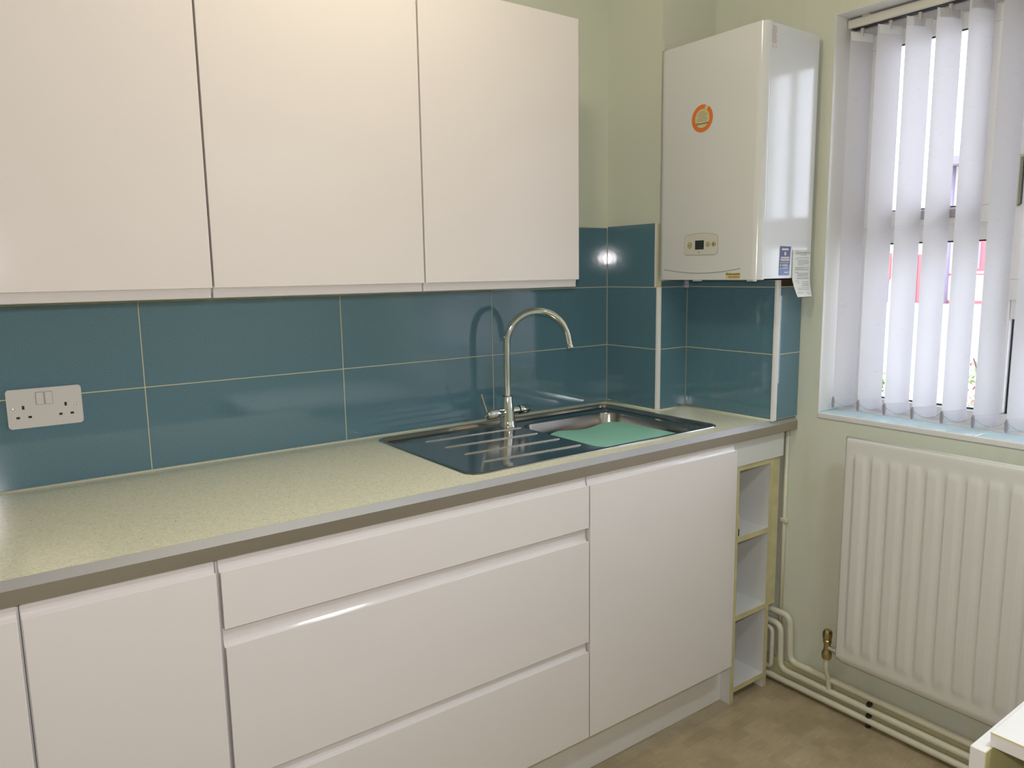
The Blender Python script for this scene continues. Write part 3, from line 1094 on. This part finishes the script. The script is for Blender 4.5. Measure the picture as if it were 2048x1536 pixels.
def case_prof(x0, x1, r):
    # plan outline with rounded front vertical edges
    p = []
    for k in range(9):
        a = PI / 2 * k / 8
        p.append((x0 + r - r * math.sin(a), BY1 - r + r * math.cos(a)))
    for k in range(9):
        a = PI / 2 * k / 8
        p.append((x0 + r - r * math.cos(a), BY0 + r - r * math.sin(a)))
    p += [(x1, BY0), (x1, BY1)]
    return p


XS = 0.0085     # seam between front cover and casing
b = PRISM(case_prof(BXF, XS - 0.0008, 0.022), 'z', BZ0, BZ1)
for f in b.faces:
    f.smooth = abs(f.normal.z) < 0.5
fc = bo.part('front_cover', b, 'boiler')
fc.data.polygons.foreach_set('use_smooth', [abs(pn.normal.z) < 0.5 and pn.area < 0.02 for pn in fc.data.polygons])
bo.part('casing', BX(XS + 0.0004, BXB, BY0 + 0.0012, BY1 - 0.0012, BZ0 + 0.002, BZ1 - 0.001, 0.002), 'boiler')
bo.part('wall_bracket', BX(BXB, X3 - 0.0005, BY0 + 0.06, BY1 - 0.04, BZ0 + 0.05, BZ1 - 0.08), 'screw')
for yy in (-0.60, -0.40):
    bo.part('clip', BX(-0.004, 0.012, yy - 0.012, yy + 0.012, BZ0 - 0.005, BZ0 + 0.003, 0.001), 'boiler')
bm = bmesh.new()
LATHE([(0, -0.0), (0.008, -0.0), (0.008, 0.014), (0.011, 0.016), (0.011, 0.026), (0, 0.026)], (0.07, -0.30, BZ0 - 0.0005), (0, 0, -1), 14, bm)
bo.part('drain_valve', bm, 'weight')

FU, FV = Vector((0, -1, 0)), Vector((0, 0, 1))      # reading direction on the front, seen from -x


def front(poly, th=0.0008, lift=0.0002):
    return PLATE([(-y, z) for y, z in poly], (BXF - lift, 0, 0), FU, FV, th)


# note: FU x FV = -x, so plates grow towards the room
def arc_panel():
    top = []
    n = 14
    y0, y1 = -0.3675, -0.4945
    for k in range(n + 1):
        t = k / n
        y = y0 + (y1 - y0) * t
        z = 1.4765 + 0.0075 * (1 - (2 * t - 1) ** 2)
        top.append((y, z))
    r = 0.009
    out = [(y0, 1.430)] + [(y0 + 0.0, 1.468)] + [(y0 - 0.003, 1.474)] + top[1:-1] + [(y1 + 0.003, 1.474), (y1, 1.468), (y1, 1.430), (y1 + 0.003, 1.424), (y1 + 0.010, 1.4205), (y0 - 0.010, 1.4205), (y0 - 0.003, 1.424)]
    return out


pnl = arc_panel()
cyc = sum(p[0] for p in pnl) / len(pnl)
gr = [(cyc + (y - cyc) * 1.022, 1.45 + (z - 1.45) * 1.045) for y, z in pnl]
gro = bo.part('panel_recess', front(gr, 0.0003), 'bgroove', fc)
pn = bo.part('control_panel', front(pnl, 0.0012), 'bpanel', fc)
lcd = bo.part('display', front([(-0.4103, 1.4635), (-0.4437, 1.4635), (-0.4437, 1.4365), (-0.4103, 1.4365)], 0.0018), 'lcd', fc, 'dark blank display')


def disc(y, z, rr, th, lift, m, name, sz=1.0):
    return bo.part(name, front([(y + rr * math.cos(2 * PI * k / 20), z + rr * sz * math.sin(2 * PI * k / 20)) for k in range(20)], th, lift), m, fc)


for y, z, rr, sz in ((-0.3891, 1.4498, 0.0085, 1.15), (-0.4584, 1.4510, 0.0075, 1.0), (-0.4808, 1.4510, 0.0075, 1.0)):
    disc(y, z, rr, 0.0012, 0.0010, 'bring', 'button_ring', sz)
    disc(y, z, rr * 0.78, 0.0012, 0.0014, 'bbtn', 'button', sz)
bm = front([(-0.3845, 1.4512), (-0.3940, 1.4512), (-0.3940, 1.4478), (-0.3845, 1.4478)], 0.0004, 0.0027)
bo.part('button_mark', bm, 'bring', fc)
disc(-0.4588, 1.4495, 0.002, 0.0004, 0.0027, 'bring', 'button_mark')
disc(-0.4805, 1.4505, 0.0026, 0.0004, 0.0027, 'ink', 'button_mark')
disc(-0.4248, 1.4276, 0.0016, 0.0004, 0.0016, 'ink', 'indicator')
# smile-shaped crease in the cover
cr = []
for k in range(21):
    t = k / 20
    cr.append((BXF - 0.0002, -0.285 - 0.292 * t, 1.3779 - 0.0125 * (1 - (2 * t - 1) ** 2)))
bo.part('cover_crease', TUBE(cr, 0.0011, 6), 'bgroove', fc)
# maker's badge
bd = bo.part('badge', front([(-0.5274, 1.3665), (-0.5772, 1.3665), (-0.5772, 1.3495), (-0.5274, 1.3495)], 0.0006), 'cream', fc, 'cream and amber badge reading Glow-worm')
bo.part('badge_stripe', front([(-0.5365, 1.3568), (-0.5772, 1.3568), (-0.5772, 1.3497), (-0.5365, 1.3497)], 0.0003, 0.0009), 'amber', fc)
bo.part('badge_lettering', TEXT('Glow-worm', 0.0102, (BXF - 0.0013, -0.5523, 1.3620), FU, FV, 0.0002), 'ink', fc)
# round orange sticker
oy, oz = -0.4264, 1.8190


def ring(r0, r1, lift, m, name, a0=0, a1=2 * PI):
    bm = bmesh.new()
    n = 48
    A, B = [], []
    full = abs(a1 - a0 - 2 * PI) < 1e-6
    cnt = n if full else n + 1
    for k in range(cnt):
        a = a0 + (a1 - a0) * k / n
        A.append(bm.verts.new((BXF - lift, oy + r0 * math.cos(a), oz + r0 * math.sin(a))))
        B.append(bm.verts.new((BXF - lift, oy + r1 * math.cos(a), oz + r1 * math.sin(a))))
    for k in range(n if full else n):
        k2 = (k + 1) % cnt
        bm.faces.new((A[k], A[k2], B[k2], B[k]))
    return bo.part(name, bm, m, fc)


disc(oy, oz, 0.0392, 0.0003, 0.0002, 'cream', 'round_sticker')
# the ring is torn near two o'clock (towards -y and up)
ring(0.0268, 0.0396, 0.0007, 'orange', 'sticker_ring', PI * 0.70, PI * 2.60)
stx = [('Is your boiler', 0.0045, 0.0185), ('serviced each year?', 0.0040, 0.0125), ('If not please call', 0.0040, 0.0065), ('your installer or', 0.0040, 0.0005), ('call us on', 0.0040, -0.0055)]
bm = bmesh.new()
for k, (z, w) in enumerate(((0.0185, 0.011), (0.0135, 0.017), (0.0085, 0.019), (0.0035, 0.013), (-0.0015, 0.020), (-0.0065, 0.017))):
    add_rect(bm, (BXF - 0.0008, oy, oz + z), FU, FV, -w, w, -0.0009, 0.0009)
bo.part('sticker_print', bm, 'greyink', fc)
bo.part('sticker_lettering', TEXT('Glow-worm', 0.0094, (BXF - 0.0009, oy, oz - 0.0145), FU, FV, 0.0002), 'ink', fc)

# stickers on the near side (faces -y)
SU, SV = Vector((1, 0, 0)), Vector((0, 0, 1))


def side(poly, th=0.0004, lift=0.0002):
    # SU x SV = -y
    return PLATE(poly, (0, BY0 + 0.0012 - lift, 0), SU, SV, th)


bo.part('blue_sticker', side([(0.081, 1.4403), (0.134, 1.4390), (0.130, 1.3560), (0.0785, 1.3560)]), 'blue', None, 'navy blue sticker with pale print')
bo.part('sticker_fade', side([(0.0785, 1.3745), (0.1305, 1.3860), (0.130, 1.3562), (0.0786, 1.3562)], 0.0001, 0.0007), 'blueb')
bm = bmesh.new()
o_ = (0, BY0 + 0.0012 - 0.0010, 0)
for x0, x1, z, h in ((0.090, 0.122, 1.431, 0.0024), (0.086, 0.127, 1.4075, 0.0016), (0.084, 0.128, 1.4025, 0.0013), (0.085, 0.128, 1.3985, 0.0010), (0.083, 0.125, 1.3925, 0.0007),
                     (0.094, 0.120, 1.3865, 0.0010), (0.094, 0.122, 1.3830, 0.0008), (0.084, 0.089, 1.3850, 0.0022), (0.094, 0.120, 1.3770, 0.0010), (0.084, 0.089, 1.3765, 0.0020), (0.104, 0.126, 1.3645, 0.0014)):
    add_rect(bm, o_, SU, SV, x0, x1, z - h, z + h)
n = 14
bm.faces.new([bm.verts.new((0.1065 + 0.0045 * math.cos(2 * PI * k / n), o_[1], 1.4185 + 0.0055 * math.sin(2 * PI * k / n))) for k in range(n)])
bo.part('sticker_print', bm, 'paper')
bm = bmesh.new()
rnd = random.Random(3)
for k in range(13):
    z = 2.0315 - k * 0.0036
    xx = 0.0125 + 0.0
    add_rect(bm, (0, BY0 + 0.0012 - 0.0003, 0), SU, SV, 0.0105, 0.0105 + rnd.uniform(0.017, 0.023), z - 0.0011, z + 0.0009)
bo.part('faded_label', bm, 'redink', None, 'faded reddish printed label')
bo.part('faded_figures', TEXT('62  19', 0.0085, (0.022, BY0 + 0.0012 - 0.0004, 1.978), SU, SV, 0.0002), 'redink')

# paper notice taped to the boiler's near side, curling away at the bottom
pt = Thing('paper_notice', 'white printed paper notice taped to the side of the boiler, lower edge hanging free', 'notice', (0.19, BY0, 1.29))


def pap(u, v):
    """u 0..1 across, v 0..1 down"""
    z = 1.4300 - 0.139 * v
    left = 0.1425 + (0.0 if v < 0.62 else (v - 0.62) / 0.38 * 0.018)
    rightx = 0.2325 + 0.003 * v
    x = left + (rightx - left) * u
    curl = 0.0 if v < 0.55 else ((v - 0.55) / 0.45) ** 2 * 0.010
    y = BY0 - 0.0008 - curl * (1 - 0.3 * u) - 0.0012 * math.sin(u * 5 + v * 3) ** 2 * v
    return Vector((x, y, z))


bm = bmesh.new()
nu, nvv = 8, 16
gg = [[bm.verts.new(pap(a / nu, b_ / nvv)) for b_ in range(nvv + 1)] for a in range(nu + 1)]
g2 = [[bm.verts.new(pap(a / nu, b_ / nvv) + Vector((0, 0.0003, 0))) for b_ in range(nvv + 1)] for a in range(nu + 1)]
for a in range(nu):
    for b_ in range(nvv):
        f = bm.faces.new((gg[a][b_], gg[a + 1][b_], gg[a + 1][b_ + 1], gg[a][b_ + 1])); f.smooth = True
        f = bm.faces.new((g2[a][b_], g2[a][b_ + 1], g2[a + 1][b_ + 1], g2[a + 1][b_])); f.smooth = True
pt.part('sheet', bm, 'paper')
bm = bmesh.new()


def pline(u0, u1, v0, v1):
    n = 4
    for k in range(n):
        a, b_ = u0 + (u1 - u0) * k / n, u0 + (u1 - u0) * (k + 1) / n
        q = [pap(a, v0), pap(b_, v0), pap(b_, v1), pap(a, v1)]
        bm.faces.new([bm.verts.new(p + Vector((0, -0.0004, 0))) for p in q])


rr_ = random.Random(5)
for v0, u0, u1 in ((0.105, 0.42, 0.75), (0.165, 0.18, 0.92), (0.195, 0.12, 0.3), (0.215, 0.28, 0.86), (0.240, 0.28, 0.92), (0.265, 0.28, 0.90), (0.290, 0.28, 0.90), (0.315, 0.28, 0.62),
                   (0.365, 0.12, 0.92), (0.385, 0.15, 0.60), (0.405, 0.15, 0.92), (0.425, 0.12, 0.92), (0.475, 0.12, 0.35), (0.490, 0.26, 0.92), (0.512, 0.26, 0.88), (0.534, 0.26, 0.90), (0.556, 0.26, 0.85),
                   (0.590, 0.26, 0.92), (0.610, 0.24, 0.92), (0.660, 0.12, 0.36), (0.675, 0.5, 0.92), (0.695, 0.22, 0.40), (0.715, 0.5, 0.92), (0.740, 0.5, 0.9), (0.765, 0.46, 0.92),
                   (0.81, 0.2, 0.92), (0.845, 0.2, 0.92), (0.905, 0.1, 0.48), (0.905, 0.70, 0.9), (0.935, 0.74, 0.9)):
    pline(u0, u1, v0, v0 + 0.009)
pt.part('print_lines', bm, 'greyink')
pt.part('lettering', TEXT('Glow-worm', 0.0150, (0.1905, BY0 - 0.0022, 1.4215), SU, SV, 0.0001), 'greyink')

# ------------------------------------------------------------------ double socket
so = Thing('double_socket', 'white double switched wall socket on the teal tiles', 'socket', (-1.720, 0.0, 1.0505))
SXA, SXB, SZA, SZB = -1.7925, -1.6478, 1.0508, 1.1380
b = PLATE(rrect(SXA, SXB, SZA, SZB, 0.006, 5), (0, -0.0003, 0), SU, SV, 0.0085)
bmesh.ops.bevel(b, geom=[e_ for e_ in b.edges if all(abs(v.co.y + 0.0088) < 1e-5 for v in e_.verts)], offset=0.003, segments=3, profile=0.6, affect='EDGES')
so.part('plate', b, 'socket')
for xa, xb in ((-1.7365, -1.7222), (-1.7195, -1.7052)):
    b = PLATE(rrect(xa, xb, 1.1010, 1.1285, 0.002, 3), (0, -0.0085, 0), SU, SV, 0.0035)
    bmesh.ops.bevel(b, geom=[e_ for e_ in b.edges if all(abs(v.co.y + 0.012) < 1e-5 for v in e_.verts)], offset=0.0012, segments=2, profile=0.6, affect='EDGES')
    so.part('switch', b, 'socket')
    so.part('switch_gap', PLATE(rrect(xa - 0.0009, xb + 0.0009, 1.1001, 1.1294, 0.002, 3), (0, -0.0087, 0), SU, SV, 0.0003), 'bgroove')
for cx in (-1.7622, -1.6808):
    so.part('earth_slot', PLATE(rrect(cx - 0.0024, cx + 0.0024, 1.0928, 1.1012, 0.0004, 2), (0, -0.0087, 0), SU, SV, 0.0003), 'dark')
    for dx in (-0.0112, 0.0112):
        so.part('pin_slot', PLATE(rrect(cx + dx - 0.0034, cx + dx + 0.0034, 1.0727, 1.0776, 0.0004, 2), (0, -0.0087, 0), SU, SV, 0.0003), 'dark')
for cx in (-1.7810, -1.6615):
    so.part('screw', LATHE([(0, 0.0105), (0.0022, 0.0102), (0.0033, 0.009), (0.0034, 0.0085)], (cx, 0, 1.0950), (0, -1, 0), 14), 'screw')

# ------------------------------------------------------------------ radiator
RXF = 0.190
RY0, RY1, RZb, RZt = -1.72, -0.800, 0.197, 0.887
ra = Thing('radiator', 'white fluted panel radiator under the window', 'radiator', (RXF + 0.02, (RY0 + RY1) / 2, RZb))


def sst(a, b, x):
    t = max(0, min(1, (x - a) / (b - a)))
    return t * t * (3 - 2 * t)


bm = bmesh.new()
ys = []
pitch_ = 0.0505
y = RY1
ny_ = int((RY1 - RY0) / pitch_ * 12)
zs = [RZb, RZb + 0.004, RZb + 0.012, RZb + 0.022, RZb + 0.032, RZb + 0.040, RZb + 0.050, RZb + 0.060, RZb + 0.072, 0.40, 0.55, 0.70, RZt - 0.068, RZt - 0.058, RZt - 0.048, RZt - 0.040, RZt - 0.03, RZt - 0.02, RZt - 0.010, RZt - 0.004, RZt]
grid = []
for k in range(ny_ + 1):
    yy = RY1 + (RY0 - RY1) * k / ny_
    ph = ((RY1 - 0.032 - yy) / pitch_) % 1.0
    # broad raised flute with a narrow channel between
    ch = sst(0.0, 0.16, ph) * (1 - sst(0.62, 0.80, ph))
    if yy > RY1 - 0.030 or yy < RY0 + 0.03: ch = 0.0
    col = []
    for z in zs:
        fade = sst(RZb + 0.035, RZb + 0.070, z) * (1 - sst(RZt - 0.062, RZt - 0.040, z))
        e1 = min(yy - RY0, RY1 - yy)
        e2 = min(z - RZb, RZt - z)
        # rounded corners of the sheet outline
        rc = 0.028
        zz = z
        if e1 < rc and z < RZb + rc:
            zz = max(z, RZb + rc - math.sqrt(max(0, rc * rc - (rc - e1) ** 2)))
        roll_ = 0.010 * (1 - sst(0, 0.010, e1)) + 0.006 * (1 - sst(0, 0.012, z - RZb)) + 0.004 * (1 - sst(0, 0.006, RZt - z))
        col.append(bm.verts.new((RXF - 0.0052 * ch * fade + roll_, yy, zz)))
    grid.append(col)
for k in range(ny_):
    for j_ in range(len(zs) - 1):
        q = (grid[k][j_], grid[k + 1][j_], grid[k + 1][j_ + 1], grid[k][j_ + 1])
        try:
            f = bm.faces.new(q); f.smooth = True
        except ValueError:
            pass
bmesh.ops.remove_doubles(bm, verts=bm.verts, dist=1e-6)
ra.part('front_panel', bm, 'rad')
ra.part('back_panel', BX(RXF + 0.011, RXF + 0.022, RY0 + 0.012, RY1 - 0.008, RZb + 0.012, RZt - 0.003, 0.004), 'rad')
ra.part('top_seam', TUBE([(RXF + 0.009, RY0 + 0.004, RZt - 0.001), (RXF + 0.009, RY1 - 0.004, RZt - 0.001)], 0.0052, 10), 'rad')
for yy in (RY1 - 0.14, RY0 + 0.14):
    ra.part('wall_bracket', BX(RXF + 0.022, X3 - 0.0003, yy - 0.015, yy + 0.015, RZb + 0.08, RZt - 0.08), 'rad')
# brass lockshield valve with its tail pipe
vx, vy = 0.215, -0.764
va = ra.part('valve', LATHE([(0, 0.176), (0.0125, 0.176), (0.0150, 0.182), (0.0150, 0.196), (0.0110, 0.203), (0.0095, 0.222), (0.0125, 0.228), (0.0125, 0.236), (0.009, 0.240), (0, 0.240)], (vx, vy, 0), (0, 0, 1), 20), 'brass', None, 'dull brass radiator valve')
ra.part('valve_cap', LATHE([(0, 0.2402), (0.013, 0.2402), (0.0145, 0.246), (0.0145, 0.262), (0.011, 0.269), (0, 0.2705)], (vx, vy, 0), (0, 0, 1), 8), 'brass', va)
ra.part('union', LATHE([(0, 0.008), (0.008, 0.008), (0.008, 0.024), (0.011, 0.026), (0.011, 0.036), (0, 0.036)], (vx, vy, 0.213), (0, -1, 0), 12), 'chrome', va)

# ------------------------------------------------------------------ heating pipes along the skirting
XP = X3 - 0.0245
PE = -2.40
def pipe(name, label, pts, r, bend, grp='heating pipes along the skirting'):
    return tag(fin(TUBE(bend_path(pts, bend), r, 14), name, 'pipe', (XP, -0.9, 0)), label, 'pipe', grp)


pipe('heating_pipe', 'cream painted pipe swan-necking down from the shelf unit to the top of the skirting',
     [(XP, -0.46, 0.252), (XP, -0.617, 0.252), (XP, -0.6235, 0.098), (XP, PE, 0.092)], 0.0104, 0.028)
pipe('heating_pipe', 'cream painted pipe running along the middle of the skirting and feeding the radiator valve',
     [(XP, -0.47, 0.212), (XP, -0.585, 0.212), (XP, -0.589, 0.058), (XP, PE, 0.056)], 0.0104, 0.028)
pipe('heating_pipe', 'cream painted pipe lying lowest along the skirting just above the floor',
     [(XP, -0.45, 0.022), (XP, -0.80, 0.022), (XP, PE, 0.019)], 0.0104, 0.03)
pipe('heating_pipe', 'short cream painted pipe dropping behind the shelf unit and turning under it',
     [(XP - 0.004, -0.30, 0.052), (XP - 0.004, -0.556, 0.052), (XP - 0.004, -0.556, 0.190), (XP - 0.004, -0.49, 0.190)], 0.0085, 0.018)
pipe('radiator_tail', 'short vertical cream pipe from the skirting up to the brass valve',
     [(XP - 0.001, vy, 0.0655), (XP - 0.006, vy, 0.10), (vx, vy, 0.14), (vx, vy, 0.1755)], 0.0078, 0.016)
# cable conduit up the corner
cn = Thing('cable_conduit', 'thin cream conduit rising beside the shelf unit to the worktop', 'conduit', (0.251, -0.566, 0.01))
cn.part('conduit_run', TUBE([(0.2555, -0.570, 0.10), (0.2555, -0.570, 0.8685)], 0.0065, 10), 'pipe')
cn.part('saddle_clip', BX(0.246, X3, -0.584, -0.559, 0.556, 0.570, 0.003), 'pipe')
# pipe clips
pc = Thing('pipe_clip', 'dark plastic clip stack holding the three skirting pipes under the radiator', 'clip', (XP, -0.894, 0.0))
for z in (0.075, 0.0385, 0.0065):
    pc.part('clip_block', BX(XP - 0.006, X3 - 0.0145, -0.900, -0.888, z - 0.0055, z + 0.0055, 0.001), 'black')

# ------------------------------------------------------------------ white laminate desk at lower right
dk = Thing('desk', 'white laminate desk corner with an upright panel in front of the radiator', 'desk', (-0.33, -1.85, 0.0))
dk.part('end_panel', BX(-0.785, 0.12, -1.5842, -1.5644, 0.0005, 0.7195, 0.0008, 1), 'desk')
dk.part('glue_line', BX(-0.7850, 0.12, -1.5853, -1.5843, 0.01, 0.7195), 'deskedge')
dk.part('desk_top', BX(-0.7655, 0.12, -2.20, -1.5815, 0.7197, 0.7405, 0.0008, 1), 'desk')
dk.part('top_edge_line', BX(-0.7662, -0.7656, -2.20, -1.5815, 0.7385, 0.7409), 'deskedge')
dk.part('end_panel', BX(-0.785, 0.12, -2.195, -2.175, 0.0005, 0.7195, 0.0008, 1), 'desk')
dk.part('back_panel', BX(0.10, 0.118, -2.174, -1.586, 0.15, 0.7195), 'desk')

# ------------------------------------------------------------------ fitting of the added ceiling fill light (out of frame)
dlab = ['added unseen ceiling fill light over the floor facing the sink',
        ]
for (dx_, dy_, _), lb_ in zip(FILL, dlab):
    t = Thing('added_fill_light', lb_, 'downlight', (dx_, dy_, ZC))
    t.part('bezel', LATHE([(0.040, 0.0002), (0.052, 0.0002), (0.052, 0.004), (0.046, 0.006), (0.040, 0.004)], (dx_, dy_, ZC), (0, 0, -1), 24), 'upvc')
    t.part('lamp_face', LATHE([(0, 0.001), (0.039, 0.001), (0.039, 0.0015), (0, 0.0015)], (dx_, dy_, ZC), (0, 0, -1), 24), 'shade')

pl_ = Thing('ceiling_lampholder', 'white batten lampholder on the ceiling in front of the wall cabinets', 'lamp', (LAMP.x, LAMP.y, ZC))
pl_.part('base', LATHE([(0, 0.0), (0.045, 0.0), (0.04, 0.012), (0.018, 0.016), (0.018, 0.024), (0, 0.024)], (LAMP.x, LAMP.y, ZC - 0.0005), (0, 0, -1), 20), 'upvc')

# ------------------------------------------------------------------ outside
gm = bmesh.new()
prof = [(0.52, -0.25), (6.0, -0.18), (10.0, 0.25), (13.2, 0.62), (60.0, 0.80)]
for (xa, za), (xb, zb_) in zip(prof, prof[1:]):
    vs = [gm.verts.new(p) for p in ((xa, -30, za), (xb, -30, zb_), (xb, 40, zb_), (xa, 40, za))]
    gm.faces.new(vs)
tag(fin(gm, 'ground', 'ground', (0, 0, 0)), 'pale paved ground outside the window', 'ground', kind='structure')
struct('added_eave', BX(XO + 0.001, XO + 0.50, -5.0, 3.0, 2.30, 2.42), 'upvc', 'unseen white eave added outside above the window to shade its top', 'eave')  # eave added out of view to darken the upper part of the blind
ho = Thing('house', 'pale single storey house with grey eaves across the yard', 'house', (16, -0.5, 0.6))
ho.part('house_wall', BX(14.0, 20, -8, 5.16, 0.5, 3.30), 'render')
b = PRISM([(13.55, 3.26), (13.55, 3.40), (17.0, 4.6), (20.4, 3.40), (20.4, 3.26)], 'y', -8.3, 5.26)
ho.part('roof', b, 'roof')
w = ho.part('house_window', BX(13.94, 14.02, 4.30, 4.70, 1.26, 1.86, 0.01), 'redp', None, 'red framed window')
ho.part('window_glass', BX(13.925, 13.939, 4.53, 4.68, 1.30, 1.80), 'slate', w)
ho.part('brick_band', BX(13.97, 14.0, -8, 5.16, 0.64, 0.69), 'redp')
ho.part('brick_band', BX(13.97, 14.0, -8, 5.16, 1.18, 1.21), 'redp')
ho.part('downpipe', TUBE([(13.93, 5.13, 0.60), (13.93, 5.13, 3.26)], 0.05, 10), 'slate')
yw = Thing('yard_wall', 'low white rendered yard wall beside the house', 'wall', (14.1, 8.0, 0.6))
yw.part('wall_body', BX(14.05, 14.25, 5.2, 14.0, 0.5, 1.95), 'render')
gt = Thing('yard_gate', 'red painted gate in the yard wall', 'gate', (14.0, 5.6, 0.6))
for k in range(4):
    gt.part('gate_board', BX(13.96, 14.0, 5.42 + 0.095 * k, 5.505 + 0.095 * k, 0.64, 1.60, 0.006), 'redp')
gt.part('gate_rail', BX(14.0, 14.03, 5.42, 5.80, 0.80, 0.90), 'redp')
rb = Thing('red_notice_board', 'red framed notice board standing against the yard wall', 'board', (14.0, 6.5, 0.6))
rb.part('board_panel', BX(13.97, 14.02, 6.27, 6.75, 1.10, 1.64, 0.01), 'redp')
for yy in (6.32, 6.70):
    rb.part('post', BX(13.975, 14.015, yy - 0.02, yy + 0.02, 0.5, 1.10), 'slate')


def shrub(label, cx, cy, z0, w, h, n, red=0.3):
    t = Thing('garden_shrub', label, 'shrub', (cx, cy, z0))
    bm = bmesh.new()
    rn = random.Random(int(cx * 100 + cy * 10))
    for k in range(5):
        a = rn.uniform(0, 2 * PI)
        add_tube(bm, [(cx, cy, z0 - 0.05), (cx + w * 0.4 * math.cos(a), cy + w * 0.4 * math.sin(a), z0 + h * 0.5), (cx + w * 0.75 * math.cos(a), cy + w * 0.75 * math.sin(a), z0 + h * 0.85)], [0.015, 0.01, 0.004], 5)
    t.part('stems', bm, 'stem')
    for nm, cnt, mm in (('leaves', int(n * (1 - red)), 'leaf'), ('red_leaves', int(n * red), 'leafred')):
        bm = bmesh.new()
        for k in range(cnt):
            while True:
                p = Vector((rn.uniform(-1, 1), rn.uniform(-1, 1), rn.uniform(-1, 1)))
                if 0.15 < p.length < 1: break
            c_ = Vector((cx + p.x * w, cy + p.y * w, z0 + h * 0.52 + p.z * h * 0.5))
            q = Matrix.Rotation(rn.uniform(0, 6.3), 3, 'Z') @ Matrix.Rotation(rn.uniform(-1.2, 1.2), 3, 'X')
            s_ = rn.uniform(0.02, 0.04)
            bm.faces.new([bm.verts.new(c_ + q @ Vector(v) * s_) for v in ((-0.5, 0, 0), (0, -1, 0.15), (0.5, 0, 0), (0, 1.2, 0.15))])
        lo = t.part(nm, bm, mm)
        lo['kind'] = 'stuff'
    return t


shrub('small green and red leaved shrub growing close outside the window', 6.0, 1.05, -0.18, 0.26, 0.80, 700, 0.35)
shrub('low sparse green shrub growing farther along the yard edge', 6.2, 2.20, -0.18, 0.20, 0.42, 400, 0.1)
